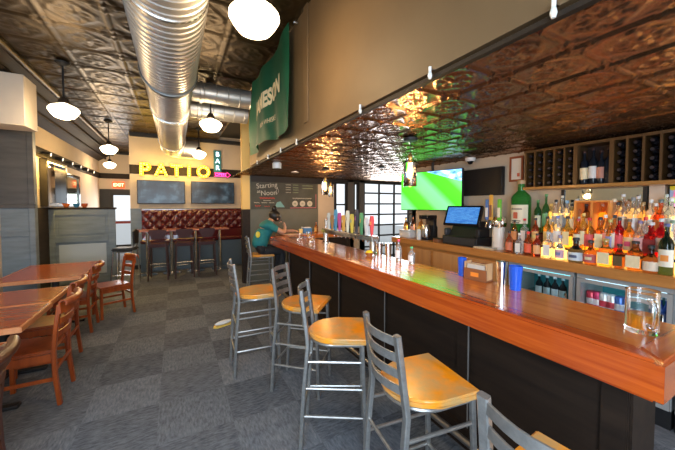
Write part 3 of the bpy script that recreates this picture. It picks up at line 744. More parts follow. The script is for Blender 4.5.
def make_highstool():
    t = thing('upholstered_stool', '', 'bar stool', (0, 0, 0), 0, 'upholstered stools at the back')
    MB().box(-0.19, 0.19, -0.19, 0.19, 0.72, 0.80, 0.02, 2).build('seat', M_VINYLDK, t)
    MB().prism([(-0.10, 0.90), (0.10, 0.90), (0.175, 1.05), (0.165, 1.11), (-0.165, 1.11), (-0.175, 1.05)], 0.17, 0.21, MT, 0.012).build('backrest', M_VINYLDK, t)
    for sx in (-1, 1):
        MB().tube([(0.19 * sx, -0.20, 0), (0.155 * sx, -0.17, 0.72), (0.145 * sx, -0.18, 0.86)], 0.018, flat=(0.03, 0.03)).build('rear_leg', M_DKWOOD, t)
        MB().tube([(0.18 * sx, 0.18, 0), (0.155 * sx, 0.155, 0.72)], 0.018, flat=(0.03, 0.03)).build('front_leg', M_DKWOOD, t)
        MB().tube([(0.172 * sx, -0.18, 0.3), (0.165 * sx, 0.165, 0.3)], 0.010, 6).build('side_rung', M_DKWOOD, t)
    for y, z in ((0.165, 0.24), (-0.185, 0.36)):
        MB().tube([(-0.165, y, z), (0.165, y, z)], 0.010, 6).build('rung', M_STEEL, t)
    return t
hs = make_highstool()
for k, (x, nm) in enumerate(((-0.33, 'nearest the passage'), (0.17, 'middle of the three'), (0.66, 'nearest the seated person'))):
    o = hs if k == 0 else copy_tree(hs)
    o.location = (x, 7.82, 0); o.rotation_euler = (0, 0, R((-4, 3, -2)[k]))
    o['label'] = 'dark upholstered stool before the back tables, %s' % nm
bs = thing('chrome_stool', 'chrome framed black stool beside the end of the half wall', 'bar stool', (-0.90, 7.45, 0), R(80))
MB().box(-0.19, 0.19, -0.19, 0.19, 0.73, 0.79, 0.02, 2).build('seat', M_BLACK, bs)
MB().prism([(-0.14, 0.86), (0.14, 0.86), (0.17, 1.12), (0.0, 1.16), (-0.17, 1.12)], 0.17, 0.20, MT, 0.01).build('backrest', M_BLACK, bs)
for sx in (-1, 1):
    for sy in (-1, 1):
        MB().tube([(0.2 * sx, 0.2 * sy, 0), (0.165 * sx, 0.165 * sy, 0.73)], 0.014, 8).build('leg', M_CHROME, bs)
    MB().tube([(0.19 * sx, -0.185, 0.25), (0.19 * sx, 0.185, 0.25)], 0.010, 6).build('rung', M_CHROME, bs)
    MB().tube([(0.12 * sx, -0.16, 0.76), (0.12 * sx, -0.19, 0.88)], 0.012, 6).build('back_bracket', M_CHROME, bs)

# ------------------------------------------------------------------ green flag on the soffit
fl = thing('pub_flag', 'green cloth flag with pale lettering hung high on the soffit wall', 'flag', (XS - 0.10, 3.62, 2.98))
def fx(y, z):
    return -0.022 * math.sin(7.5 * y + 0.6 * z) - 0.015 * math.sin(15 * y - 3 * z) * (0.5 - z) - 0.05 * max(0, -z - 0.2) * math.sin(5 * y)
def fshape(a, b):
    y = -0.80 + 1.60 * a + 0.24 * b * a
    z = 0.42 - 0.99 * b - 0.05 * math.sin(PI * a) * (1 - b) - 0.03 * math.sin(9 * a) * b
    return y, z
bm = bmesh.new(); na, nb = 60, 30
G = [[None] * (nb + 1) for _ in range(na + 1)]
for i in range(na + 1):
    for j in range(nb + 1):
        y, z = fshape(i / na, j / nb); G[i][j] = bm.verts.new((fx(y, z), y, z))
for i in range(na):
    for j in range(nb): bm.faces.new((G[i][j], G[i + 1][j], G[i + 1][j + 1], G[i][j + 1]))
bmesh.ops.solidify(bm, geom=bm.faces[:], thickness=0.004)
h = MB(); h.bm.free(); h.bm = bm
h.build('cloth', noise_mat('green_flag_cloth', (0.012, 0.14, 0.075), (0.02, 0.20, 0.10), (3, 3, 3), 0.6), fl)
def flag_text(body, size, z0, m, bold):
    me = text_mesh(body, size, 0.0, 'CENTER', bold)
    bm = bmesh.new(); bm.from_mesh(me)
    bmesh.ops.triangulate(bm, faces=bm.faces[:])
    for v in bm.verts:
        y, z = -v.co.x, v.co.y + z0
        v.co = Vector((fx(y, z) - 0.012, y, z))
    bm.to_mesh(me); bm.free(); me.materials.clear()
    link('lettering', me, m, fl)
flag_text('JAMESON', 0.25, -0.06, P('cream_print', (0.72, 0.66, 0.42), 0.7), 0.012)
flag_text('IRISH WHISKEY', 0.08, -0.33, MATS['cream_print'], 0.0)
for y in (-0.79, 0.78):
    MB().lathe([(0.0, -0.02), (0.018, -0.02), (0.022, 0.0), (0.018, 0.02), (0.0, 0.02)], 10, (0.06, y, 0.44), Matrix.Rotation(R(90), 4, 'Y')).build('pin', M_STEEL, fl)

# ------------------------------------------------------------------ back bar
XB = 3.08
bb = thing('back_bar_cabinet', 'long honey oak back bar cabinet under the rows of liquor bottles', 'cabinet', (3.35, 1.9, 0))
def bbx(name, m, x0, x1, y0, y1, z0, z1, bev=0.0, parent=None, **k):
    return MB().box(x0 - 3.35, x1 - 3.35, y0 - 1.9, y1 - 1.9, z0, z1, bev, 2).build(name, m, parent or bb, **k)
bbx('counter_top', M_BACKWOOD, XB, XR - 0.002, 0.1, 3.88, 1.055, 1.14, 0.006)
bbx('plinth', M_BLACK, 3.20, XR - 0.002, 1.98, 3.84, 0.0, 0.1)
bbx('carcass', M_BACKWOOD, 3.14, XR - 0.002, 1.98, 3.84, 0.1, 1.055)
for y0 in (2.0, 2.53, 3.06):
    d = bbx('door', M_DOORWOOD, 3.118, 3.14, y0 + 0.02, y0 + 0.49, 0.14, 1.01, 0.004)
    bbx('knob', M_STEEL, 3.098, 3.118, y0 + 0.07, y0 + 0.09, 0.56, 0.64, 0.004, d)
# two glass-door coolers under the counter
def cooler(y0, y1, lab, tint):
    c = thing('glass_door_cooler', lab, 'refrigerator', (3.36, (y0 + y1) / 2, 0), 0, 'glass door coolers')
    h = (y1 - y0) / 2
    def q(n, m, a0, a1, b0, b1, z0, z1, **k): return MB().box(a0 - 3.36, a1 - 3.36, b0, b1, z0, z1, k.pop('bev', 0.0)).build(n, m, k.pop('parent', c), **k)
    q('base_grille', M_BLACK, 3.16, 3.60, -h, h, 0.0, 0.14)
    q('top_panel', P('cooler_trim', (.50, .50, .49), .35, metal=.3), 3.14, 3.60, -h, h, 1.01, 1.05)
    q('side_panel', P('cooler_trim', (.50, .50, .49), .35, metal=.3), 3.16, 3.60, -h, -h + 0.03, 0.14, 1.01); q('side_panel', P('cooler_trim', (.50, .50, .49), .35, metal=.3), 3.16, 3.60, h - 0.03, h, 0.14, 1.01)
    q('rear_liner', P('cooler_liner', (0.05, 0.36, 0.42), 0.5), 3.57, 3.60, -h + 0.03, h - 0.03, 0.14, 1.01)
    q('shelf', M_STEEL, 3.19, 3.57, -h + 0.03, h - 0.03, 0.715, 0.722); q('shelf', M_STEEL, 3.19, 3.57, -h + 0.03, h - 0.03, 0.42, 0.427)
    q('light_strip', EM('cooler_strip' + tint[0], tint[1], 1.8), 3.175, 3.19, -h + 0.05, h - 0.05, 0.985, 1.0)
    d = q('door_frame', P('cooler_trim', (.50, .50, .49), .35, metal=.3), 3.13, 3.15, -h + 0.005, -h + 0.035, 0.15, 1.005)
    q('door_frame', P('cooler_trim', (.50, .50, .49), .35, metal=.3), 3.13, 3.15, h - 0.035, h - 0.005, 0.15, 1.005)
    q('door_rail', P('cooler_trim', (.50, .50, .49), .35, metal=.3), 3.13, 3.15, -h + 0.035, h - 0.035, 0.975, 1.005); q('door_rail', P('cooler_trim', (.50, .50, .49), .35, metal=.3), 3.13, 3.15, -h + 0.035, h - 0.035, 0.15, 0.18)
    q('door_glass', M_PANE, 3.138, 3.142, -h + 0.035, h - 0.035, 0.18, 0.975)
    q('handle', M_CHROME, 3.108, 3.128, -h + 0.045, -h + 0.065, 0.45, 0.85, bev=0.006)
cooler(1.36, 1.96, 'glass door cooler with teal glow and dark bottles, beside the oak doors', ('a', (0.25, 0.9, 1.0)))
cooler(0.74, 1.34, 'glass door cooler with red and white cans, below the squat liquor bottles', ('b', (0.55, 0.85, 1.0)))
cooler(0.12, 0.72, 'glass door cooler half cut by the picture edge, behind the beer mug', ('a', (0.25, 0.9, 1.0)))

def lathe_bottle(h, r, style):
    """(body profile, cap profile, label z range) for one bottle kind"""
    n = r * 0.34
    if style == 'round': p = [(0, 0), (r * .9, 0), (r, .015), (r, .58 * h), (r * .93, .64 * h), (r * .6, .72 * h), (n, .79 * h), (n * .92, .93 * h), (0, .93 * h)]; l = (.12 * h, .50 * h)
    elif style == 'tall': p = [(0, 0), (r * .92, 0), (r, .012), (r, .66 * h), (r * .85, .71 * h), (n * 1.05, .80 * h), (n, .93 * h), (0, .93 * h)]; l = (.15 * h, .52 * h)
    elif style == 'squat': p = [(0, 0), (r * .85, 0), (r, .02), (r * 1.02, .40 * h), (r * .9, .52 * h), (r * .5, .62 * h), (n, .70 * h), (n, .9 * h), (0, .9 * h)]; l = (.08 * h, .42 * h)
    elif style == 'wine': p = [(0, 0), (r * .93, 0), (r, .01), (r, .60 * h), (r * .75, .69 * h), (n, .76 * h), (n * .9, .95 * h), (0, .95 * h)]; l = (.16 * h, .50 * h)
    else: p = [(0, 0), (r * .95, 0), (r, .01), (r * .98, .70 * h), (r * .8, .76 * h), (n * 1.1, .80 * h), (n, .93 * h), (0, .93 * h)]; l = (.10 * h, .55 * h)
    z = p[-1][1]
    c = [(0, z), (n * 1.25, z), (n * 1.25, h), (n * 1.1, h + .004), (0, h + .004)]
    return p, c, l
GL = {}
def glass_mat(c, trans=0.85, glow=0.0):
    k = 'bottle_glass_%d_%d_%d' % tuple(int(v * 99) for v in c)
    if k not in GL: GL[k] = P(k, c, 0.06, trans=trans, ior=1.3)
    return GL[k]
def cmat(p, c, rough=0.45):
    return P('%s_%d_%d_%d' % ((p,) + tuple(int(v * 99) for v in c)), c, rough)
def bottle(name, lab, cat, loc, h, r, style, glass, lc=None, cc=(0.02, 0.02, 0.02), group=None, seg=14, trans=0.85, face=PI, accent=None):
    t = thing(name, lab, cat, loc, 0, group)
    p, c, l = lathe_bottle(h, r, style)
    if style == 'square':   # four-sided with softened corners
        M = Matrix.Rotation(PI / 4, 4, 'Z'); b = MB()
        s = r * 0.92; b.box(-s, s, -s, s, 0, .66 * h, r * 0.3, 2)
        b.build('body', glass_mat(glass, trans), t)
        b = MB(); b.lathe([(0, .66 * h), (s * .7, .66 * h), (r * .36, .78 * h), (r * .34, .93 * h), (0, .93 * h)], seg); b.build('neck', glass_mat(glass, trans), t)
    else:
        b = MB(); b.lathe(p, seg); b.build('body', glass_mat(glass, trans), t)
    b = MB(); b.lathe(c, 12); b.build('cap', cmat('cap', cc), t)
    if lc:
        if style == 'square':
            s = r * 0.92
            MB().box(-s - 0.0015, -s - 0.0003, -s * .8, s * .8, .10 * h, .52 * h).build('label', cmat('label', lc, 0.6), t)
        else:
            bm = MB().bm; n = 10; rows = []
            for k in range(n + 1):
                a = face - 1.25 + 2.5 * k / n; rr_ = r * 1.025 if style != 'squat' else r * 1.045
                rows.append((bm.verts.new((rr_ * math.cos(a), rr_ * math.sin(a), l[0])), bm.verts.new((rr_ * math.cos(a), rr_ * math.sin(a), l[1]))))
            for k in range(n): bm.faces.new((rows[k][0], rows[k + 1][0], rows[k + 1][1], rows[k][1]))
            hh = MB(); hh.bm.free(); hh.bm = bm; lo = hh.build('label', cmat('label', lc, 0.6), t)
            if accent:
                bm = MB().bm; rows = []; zm = (l[0] + l[1]) / 2; dz = (l[1] - l[0]) * 0.18
                for k in range(5):
                    a = face - 0.5 + 1.0 * k / 4; r2 = (r * 1.025 if style != 'squat' else r * 1.045) + 0.001
                    rows.append((bm.verts.new((r2 * math.cos(a), r2 * math.sin(a), zm - dz)), bm.verts.new((r2 * math.cos(a), r2 * math.sin(a), zm + dz))))
                for k in range(4): bm.faces.new((rows[k][0], rows[k + 1][0], rows[k + 1][1], rows[k][1]))
                hh = MB(); hh.bm.free(); hh.bm = bm; hh.build('label_emblem', cmat('label', accent, 0.6), lo)
    return t
def px_y(px, x):
    u = (px - 337.5) / F_PX; c, s = math.cos(YAW), math.sin(YAW)
    return x * (c - u * s) / (s + u * c)

# stepped bottle display, its acrylic risers lit amber from inside
ds = thing('bottle_display', 'stepped liquor display with glowing amber risers on the back bar', 'display shelf', (3.42, 1.3, 1.14))
def dsx(n, m, x0, x1, y0, y1, z0, z1): return MB().box(x0 - 3.42, x1 - 3.42, y0 - 1.3, y1 - 1.3, z0 - 1.14, z1 - 1.14).build(n, m, ds)
RISER = EM('lit_amber_acrylic', (1.0, 0.52, 0.10), 2.6, (0.9, 0.6, 0.2))
DIM = P('unlit_riser', (0.10, 0.05, 0.02), 0.4)
for x, z0, z1, tx in ((3.235, 1.141, 1.225, 3.365), (3.365, 1.24, 1.345, 3.50)):
    dsx('riser', RISER, x, x + .01, 0.62, 1.72, z0, z1); dsx('riser_end', DIM, x, x + .01, 1.72, 2.0, z0, z1); dsx('riser_end', DIM, x, x + .01, 0.45, 0.62, z0, z1)
    dsx('tread', M_DARKTRIM, x, tx, 0.45, 2.0, z1, z1 + .015)
dsx('added_glow_panel', EM('added_amber_glow', (1.0, 0.50, 0.10), 1.7, (0.9, 0.6, 0.2)), 3.485, 3.495, 0.66, 1.74, 1.361, 1.56)  # glowing panel added to bring amber glow behind the rear bottles
dsx('back_board', P('amber_frosted_back', (0.75, 0.42, 0.12), 0.3), 3.50, 3.51, 0.45, 2.0, 1.141, 1.36)
AMB, GOLD, CLR, RED, BRN, GRN = (0.85, 0.36, 0.05), (0.95, 0.58, 0.12), (0.95, 0.95, 0.93), (0.75, 0.03, 0.04), (0.28, 0.09, 0.03), (0.08, 0.35, 0.12)
CREAM_, WHT, BLK = (0.78, 0.68, 0.45), (0.85, 0.85, 0.82), (0.03, 0.03, 0.035)
front = [  # px, height, radius, style, glass, label, cap, accent, words
    (510, .20, .034, 'round', (0.8, .25, .1), (.7, .2, .1), BLK, None, 'small orange-labelled bottle, at the end by the tap tower'),
    (520, .19, .032, 'square', CLR, WHT, WHT, None, 'white-labelled small bottle, second from the tap tower end'),
    (529, .21, .033, 'round', (.85, .2, .05), (.8, .12, .05), RED, None, 'orange-red bottle with red cap, third from the tap tower end'),
    (538, .20, .032, 'round', (.8, .12, .06), (.85, .45, .2), BLK, None, 'red bottle with orange label, fourth from the tap tower end'),
    (549, .22, .036, 'square', CLR, WHT, (.6, .6, .62), None, 'clear square bottle with silver cap'),
    (561, .20, .036, 'squat', CLR, (.75, .45, .55), (.3, .3, .5), (.2, .25, .5), 'clear squat bottle with pink label'),
    (577, .19, .056, 'squat', (.05, .05, .06), (.65, .72, .75), BLK, (.1, .12, .2), 'big round black bottle with pale blue label'),
    (592, .18, .045, 'squat', BRN, (.55, .12, .1), BLK, CREAM_, 'squat dark bottle with red and cream label'),
    (607, .20, .050, 'square', GOLD, (.85, .75, .45), (.5, .35, .1), None, 'gold square bottle with wide cream label'),
    (621, .17, .036, 'square', BRN, (.12, .08, .03), BLK, None, 'small brown square bottle, between two cream-labelled ones'),
    (637, .20, .053, 'square', (.4, .16, .04), (.86, .72, .45), BLK, None, 'wide square dark bottle with the largest cream label'),
    (653, .18, .047, 'squat', (.12, .05, .03), (.8, .66, .5), BLK, None, 'squat dark bottle with cream label beside the tall wine bottle'),
    (668, .33, .039, 'wine', (.03, .06, .04), (.82, .78, .65), (.1, .12, .3), (.85, .3, .05), 'tall dark wine bottle with orange emblem, at the picture edge'),
]
for px, h, r, st_, g, lc, cc, ac, wd in [(f[0], f[1] * 1.12, f[2] * 1.08) + f[3:] for f in front]:
    bottle('liquor_bottle', wd + ', front row', 'bottle', (3.165, px_y(px, 3.165), 1.141), h, r, st_, g, lc, cc, 'liquor bottles of the front row', accent=ac)
mid = [
    (548, .29, .036, 'round', (.9, .5, .1), (.8, .7, .3), BLK, None, 'amber bottle with yellow label, by the giant green bottle end'),
    (558, .30, .035, 'tall', CLR, WHT, (.2, .3, .7), None, 'clear bottle with blue cap and white label'),
    (568, .30, .037, 'square', GOLD, (.9, .75, .4), BLK, None, 'gold square bottle with black cap'),
    (579, .28, .038, 'round', AMB, (.85, .8, .6), (.7, .1, .1), (.6, .1, .1), 'amber bottle with red cap and cream label'),
    (590, .29, .038, 'round', GOLD, (.8, .12, .12), RED, None, 'gold bottle with red label below the orange wooden box'),
    (601, .30, .038, 'square', AMB, (.9, .8, .5), BLK, None, 'amber square bottle in front of the orange wooden box'),
    (611, .28, .036, 'round', GOLD, (.35, .35, .6), (.7, .6, .2), None, 'gold bottle with violet label'),
    (620, .30, .034, 'tall', RED, (.8, .1, .12), BLK, None, 'red bottle with red label and black cap'),
    (630, .29, .038, 'round', AMB, (.9, .6, .3), (.2, .15, .1), (.8, .1, .2), 'amber bottle with orange label and red emblem'),
    (641, .28, .039, 'square', (.95, .8, .7), (.85, .5, .5), (.25, .2, .4), None, 'pale pink square bottle with rose label'),
    (652, .27, .048, 'square', (.6, .02, .02), (.25, .02, .02), (.75, .75, .75), None, 'broad deep red bottle with silver cap'),
    (662, .30, .036, 'tall', (.85, .03, .06), (.9, .75, .7), WHT, None, 'bright red tall bottle with white cap'),
    (673, .29, .036, 'round', CLR, (.5, .6, .5), (.2, .3, .2), None, 'clear bottle with green label, at the picture edge'),
]
mid += [
    (515, .24, .032, 'round', (.8, .25, .05), (.75, .3, .1), BLK, None, 'small orange bottle below the giant green bottle label'),
    (525, .26, .034, 'square', CLR, (.8, .75, .7), RED, None, 'clear square bottle with red cap below the giant green bottle'),
    (536, .27, .034, 'round', (.85, .15, .05), (.85, .5, .2), BLK, (.9, .8, .3), 'red-orange bottle with yellow emblem near the green bottles'),
    (553, .26, .030, 'tall', (.95, .7, .3), (.5, .5, .5), (.3, .3, .3), None, 'slim honey bottle with grey label'),
    (584, .33, .031, 'tall', GOLD, (.9, .8, .5), (.8, .6, .2), None, 'slim gold bottle with gold cap'),
    (606, .32, .031, 'tall', (.95, .6, .2), (.9, .3, .2), WHT, None, 'slim orange bottle with white cap'),
    (615, .32, .030, 'tall', (.9, .4, .1), (.9, .85, .7), BLK, None, 'slim copper bottle with cream label'),
    (646, .31, .030, 'tall', (.9, .85, .8), (.9, .85, .85), RED, None, 'slim clear bottle with red cap'),
]
for px, h, r, st_, g, lc, cc, ac, wd in mid:
    bottle('liquor_bottle', wd + ', middle row', 'bottle', (3.302, px_y(px, 3.302), 1.241), h, r, st_, g, lc, cc, 'liquor bottles of the middle row', accent=ac)
rear = [
    (538, .34, .034, 'tall', (.05, .3, .1), (.7, .7, .5), (.1, .3, .1), None, 'green tall bottle next to the giant green bottle'),
    (546, .40, .034, 'wine', GRN, (.2, .5, .25), (.1, .35, .12), None, 'tall bright green bottle'),
    (556, .34, .035, 'tall', CLR, (.75, .7, .6), BLK, None, 'clear tall bottle with black cap and beige label'),
    (567, .33, .038, 'round', (.9, .9, .95), (.35, .5, .7), (.3, .55, .8), None, 'clear bottle with light blue cap'),
    (577, .34, .036, 'tall', (.9, .8, .6), WHT, (.7, .7, .7), None, 'clear bottle with silver cap, left of the orange wooden box'),
    (614, .34, .036, 'tall', (.95, .75, .5), (.85, .75, .55), (.8, .7, .5), None, 'cream-capped pale bottle, right of the orange wooden box'),
    (623, .38, .034, 'wine', (.9, .85, .75), (.8, .7, .55), (.75, .75, .78), None, 'tallest clear bottle with silver neck'),
    (633, .35, .038, 'round', (.85, .8, .7), WHT, (.3, .3, .3), None, 'clear round bottle with grey cap'),
    (643, .31, .038, 'round', (.9, .6, .3), (.7, .45, .2), (.4, .25, .1), None, 'tan bottle with brown cap'),
    (651, .33, .034, 'tall', CLR, WHT, WHT, None, 'white-capped clear bottle with white label'),
    (661, .33, .038, 'square', (.85, .2, .05), (.8, .25, .05), (.15, .2, .2), None, 'orange-red square bottle with dark cap'),
    (671, .34, .035, 'tall', (.85, .95, .9), (.7, .8, .75), (.75, .8, .8), None, 'pale green tall bottle at the picture edge'),
]
rear += [
    (551, .30, .033, 'round', (.95, .8, .4), (.8, .7, .5), GOLD, None, 'pale honey bottle between green and clear ones'),
    (562, .38, .030, 'wine', (.9, .88, .8), (.7, .65, .5), (.8, .75, .6), None, 'slender pale bottle with cream neck'),
    (572, .30, .032, 'square', (.95, .7, .3), (.9, .8, .5), BLK, None, 'honey square bottle near the orange wooden box'),
    (618, .31, .033, 'round', (.95, .7, .35), (.85, .6, .3), BLK, None, 'honey round bottle with tan label'),
    (628, .32, .031, 'tall', (.95, .85, .7), (.5, .3, .2), (.4, .2, .1), None, 'slim pale bottle with brown label'),
    (638, .36, .030, 'wine', CLR, (.8, .8, .75), (.7, .7, .72), None, 'slender clear bottle with pale neck'),
    (656, .30, .032, 'round', (.9, .3, .1), (.9, .7, .5), WHT, None, 'orange round bottle with white cap'),
    (666, .37, .030, 'wine', (.8, .9, .85), (.6, .65, .6), (.5, .6, .55), None, 'slender greenish bottle with grey neck'),
]
for px, h, r, st_, g, lc, cc, ac, wd in rear:
    bottle('liquor_bottle', wd + ', top row', 'bottle', (3.435, px_y(px, 3.435), 1.361), h, r, st_, g, lc, cc, 'liquor bottles of the top row')
wb = thing('wooden_bottle_box', 'open orange wooden display box holding bottles on the top step', 'box', (3.435, px_y(595, 3.435), 1.361))
for nm, a in (('side', (-.075, .075, -.135, -.12, 0, .33)), ('side', (-.075, .075, .12, .135, 0, .33)), ('divider', (-.07, .06, -.008, .008, .015, .315)), ('top', (-.075, .075, -.12, .12, .315, .33)), ('bottom', (-.075, .075, -.12, .12, 0, .015)), ('back', (.06, .075, -.12, .12, .015, .315))):
    B(nm, P('orange_pine', (0.80, 0.30, 0.06), 0.4), *a, wb)
bottle('liquor_bottle', 'slim dark bottle inside the open orange box, on the left side', 'bottle', (3.425, px_y(595, 3.435) + .062, 1.378), .28, .034, 'tall', (.1, .05, .03), (.7, .6, .5), BLK, 'boxed bottles')
bottle('liquor_bottle', 'slim amber bottle inside the open orange box, on the right side', 'bottle', (3.425, px_y(595, 3.435) - .062, 1.378), .28, .034, 'tall', AMB, (.85, .5, .3), (.5, .2, .1), 'boxed bottles')
# giant green bottle on its own stand
gb = bottle('giant_bottle', 'giant green display bottle with big cream label, beside the tap tower', 'bottle', (3.40, px_y(521, 3.40), 1.361), .56, .097, 'tall', (.05, .32, .06), (.76, .70, .52), (.45, .30, .15), None, 28, 0.6)
for ch in gb.children:
    if ch.name.startswith('label'):
        MB().box(-0.104, -0.1015, -0.022, 0.022, 0.14, 0.21, 0.004).build('red_crest', cmat('label', (.55, .12, .06), 0.6), ch)
        for z, w_ in ((0.245, .062), (0.115, .05), (0.095, .04)):
            bm = MB().bm; rows = []
            for k in range(7):
                a = PI - w_ * 10 + 2 * w_ * 10 * k / 6
                rows.append((bm.verts.new((.1005 * math.cos(a), .1005 * math.sin(a), z - .006)), bm.verts.new((.1005 * math.cos(a), .1005 * math.sin(a), z + .006))))
            for k in range(6): bm.faces.new((rows[k][0], rows[k + 1][0], rows[k + 1][1], rows[k][1]))
            hh = MB(); hh.bm.free(); hh.bm = bm; hh.build('label_line', cmat('label', (.12, .1, .08), 0.6), ch)

# mirror, pillar and pictures on the right wall
mr = thing('back_bar_mirror', 'wide dark-framed mirror behind the liquor bottles, under the wine rack', 'mirror', (XR - 0.002, 1.36, 1.42))
B('glass', M_MIRROR, -0.02, 0, -0.30, 0.30, 0.0, 0.39, mr)
for a in ((-0.03, 0, -0.33, -0.30, 0, 0.39), (-0.03, 0, 0.30, 0.33, 0, 0.39), (-0.03, 0, -0.33, 0.33, -0.03, 0)): B('frame', M_BLACK, *a, mr)
S('wall_strip', M_CREAM, XR - 0.03, XR, 0.925, 1.02, 1.14, 1.83)
pf = thing('framed_picture', 'bright multicoloured framed picture at the picture edge, below the rack', 'picture', (XR - 0.002, 0.80, 1.62))
B('frame', M_BLACKG, -0.03, 0, -0.11, 0.11, 0, 0.2, pf, 0.004)
m, nt, b_ = mat('colour_print'); tc = N(nt, 'ShaderNodeTexCoord'); vr = N(nt, 'ShaderNodeTexVoronoi', i_Scale=22.0); nt.links.new(tc.outputs['Object'], vr.inputs['Vector'])
nt.links.new(vr.outputs['Color'], b_.inputs['Base Color']); setp(b_, rough=0.4)
B('print', m, -0.034, -0.0301, -0.095, 0.095, 0.015, 0.185, pf)
cf = thing('certificate_frame', 'small brown framed certificate on the wall left of the wine rack', 'picture', (XR - 0.002, 2.18, 1.93))
for a in ((-0.025, 0, -0.08, -0.06, 0, 0.3), (-0.025, 0, 0.06, 0.08, 0, 0.3), (-0.025, 0, -0.06, 0.06, 0.275, 0.3), (-0.025, 0, -0.06, 0.06, 0, 0.025)): B('frame', P('mahogany', (0.30, 0.08, 0.03), 0.35), *a, cf)
B('paper', P('certificate_paper', (0.75, 0.70, 0.60), 0.6), -0.015, 0, -0.06, 0.06, 0.025, 0.275, cf)
B('seal', cmat('label', (.55, .12, .06)), -0.017, -0.0151, -0.04, -0.01, 0.06, 0.10, cf)

# ------------------------------------------------------------------ wine rack
RX0, RX1 = 3.40, XR - 0.002
wr = thing('wine_rack', 'oak wine rack of narrow columns hung under the copper ceiling', 'wine rack', (3.51, 1.1, 1.83))
def wx(n, m, x0, x1, y0, y1, z0, z1, bev=0.0): return MB().box(x0 - 3.51, x1 - 3.51, y0 - 1.1, y1 - 1.1, z0 - 1.83, z1 - 1.83, bev).build(n, m, wr)
divs = [1.955, 1.862, 1.769, 1.676, 1.583, 1.49, 1.215, 1.112, 1.009, 0.906, 0.803, 0.70]
wx('shelf_board', wood('rack_shelf_oak', (0.34, 0.15, 0.035), (0.46, 0.23, 0.06), 'Y', 24, 0.3), RX0 - 0.02, RX1, 0.60, 1.975, 1.815, 1.845, 0.003)
wx('top_board', M_RACKWOOD, RX0, RX1, 0.60, 1.975, 2.215, 2.24)
wx('back_board', M_RACKDARK, RX1 - 0.01, RX1, 0.60, 1.975, 1.845, 2.215)
for k, y in enumerate(divs):
    wd = 0.008 if k not in (5, 6) else 0.016
    wx('divider', M_RACKWOOD, RX0, RX1 - 0.01, y - wd, y + wd, 1.845, 2.215)
wbm = None
def rack_bottle():
    t = thing('wine_bottle', '', 'bottle', (0, 0, 0), 0, 'wine bottles lying in the rack')
    RM = Matrix.Rotation(R(-90), 4, 'Y')   # neck towards -x
    p, c, l = lathe_bottle(0.205, 0.0355, 'wine')
    MB().lathe(p, 16, (0.105, 0, 0), RM).build('body', P('dark_wine_glass', (0.015, 0.015, 0.02), 0.08), t)
    MB().lathe(c, 12, (0.105, 0, 0), RM).build('capsule', P('dark_capsule', (0.03, 0.025, 0.03), 0.25), t)
    return t
cols = list(zip(divs[:5], divs[1:6], ['first', 'second', 'third', 'fourth', 'fifth'])) + list(zip(divs[6:11], divs[7:12], ['first', 'second', 'third', 'fourth', 'fifth']))
first = True; proto = None
for ci, (a, b, nm) in enumerate(cols):
    for k, tier in enumerate(('lowest', 'second from the bottom', 'middle', 'second from the top', 'topmost')):
        lab = 'racked wine bottle, %s, %s column %s' % (tier, nm, 'from the certificate' if ci < 5 else 'right of the standing bottles')
        if proto is None: proto = rack_bottle(); o = proto
        else: o = copy_tree(proto)
        o.location = (3.505, (a + b) / 2, 1.846 + 0.036 + 0.0735 * k); o['label'] = lab
for y, h, lc, lab in ((1.435, .31, (.82, .70, .45), 'cream label, left one standing in the open bay'), (1.365, .33, (.80, .80, .78), 'white label, second from left standing in the open bay'), (1.305, .30, (.55, .25, .18), 'small reddish label, third standing in the open bay'), (1.25, .32, None, 'no bright label, rightmost standing in the open bay')):
    bottle('standing_wine_bottle', 'dark wine bottle with ' + lab if lc else 'dark wine bottle with ' + lab, 'bottle', (3.45, y, 1.846), h, .034, 'wine', (.015, .02, .03), lc, (.05, .02, .02), 'wine bottles standing in the rack', 14, 0.2)

# ------------------------------------------------------------------ screens and till behind the bar
tv = thing('soccer_television', 'large television showing a green soccer pitch, hung above the back bar', 'television', (3.24, 3.225, 1.855), math.atan2(-0.22, -0.95) - PI / 2 + PI)
ang = math.atan2(0.95, -0.22)          # along the screen, from near edge to far edge
tv.rotation_euler = (0, 0, ang)
m, nt, b_ = mat('soccer_broadcast'); L = nt.links.new
tc = N(nt, 'ShaderNodeTexCoord'); sx = N(nt, 'ShaderNodeSeparateXYZ'); L(tc.outputs['Generated'], sx.inputs[0])
def mth(op, a, b=None, c=None):
    n = N(nt, 'ShaderNodeMath', operation=op)
    for i, v in enumerate((a, b, c)):
        if v is None: continue
        if isinstance(v, (int, float)): n.inputs[i].default_value = v
        else: L(v, n.inputs[i])
    return n.outputs[0]
gx, gz = sx.outputs[0], sx.outputs[2]      # gx 0 = near (right) edge ... 1 = far (left) edge
stripe = mth('FRACT', mth('MULTIPLY_ADD', gz, 0.9, mth('MULTIPLY', gx, -1.5)))
grass = ramp(nt, stripe, [(0.0, (0.035, 0.40, 0.008)), (0.35, (0.045, 0.44, 0.012)), (0.5, (0.10, 0.56, 0.12)), (0.8, (0.11, 0.58, 0.16)), (1.0, (0.035, 0.40, 0.008))])
nz = N(nt, 'ShaderNodeTexNoise', i_Scale=9.0, i_Detail=4.0); L(tc.outputs['Generated'], nz.inputs['Vector'])
crowd = ramp(nt, nz.outputs[0], [(0.35, (0.03, 0.15, 0.45)), (0.5, (0.18, 0.42, 0.80)), (0.68, (0.75, 0.85, 0.95))])
edge_ = mth('GREATER_THAN', mth('SUBTRACT', gz, mth('MULTIPLY', gx, 0.55)), 0.70)
mx = N(nt, 'ShaderNodeMix', data_type='RGBA'); L(edge_, mx.inputs[0]); L(grass, mx.inputs[6]); L(crowd, mx.inputs[7])
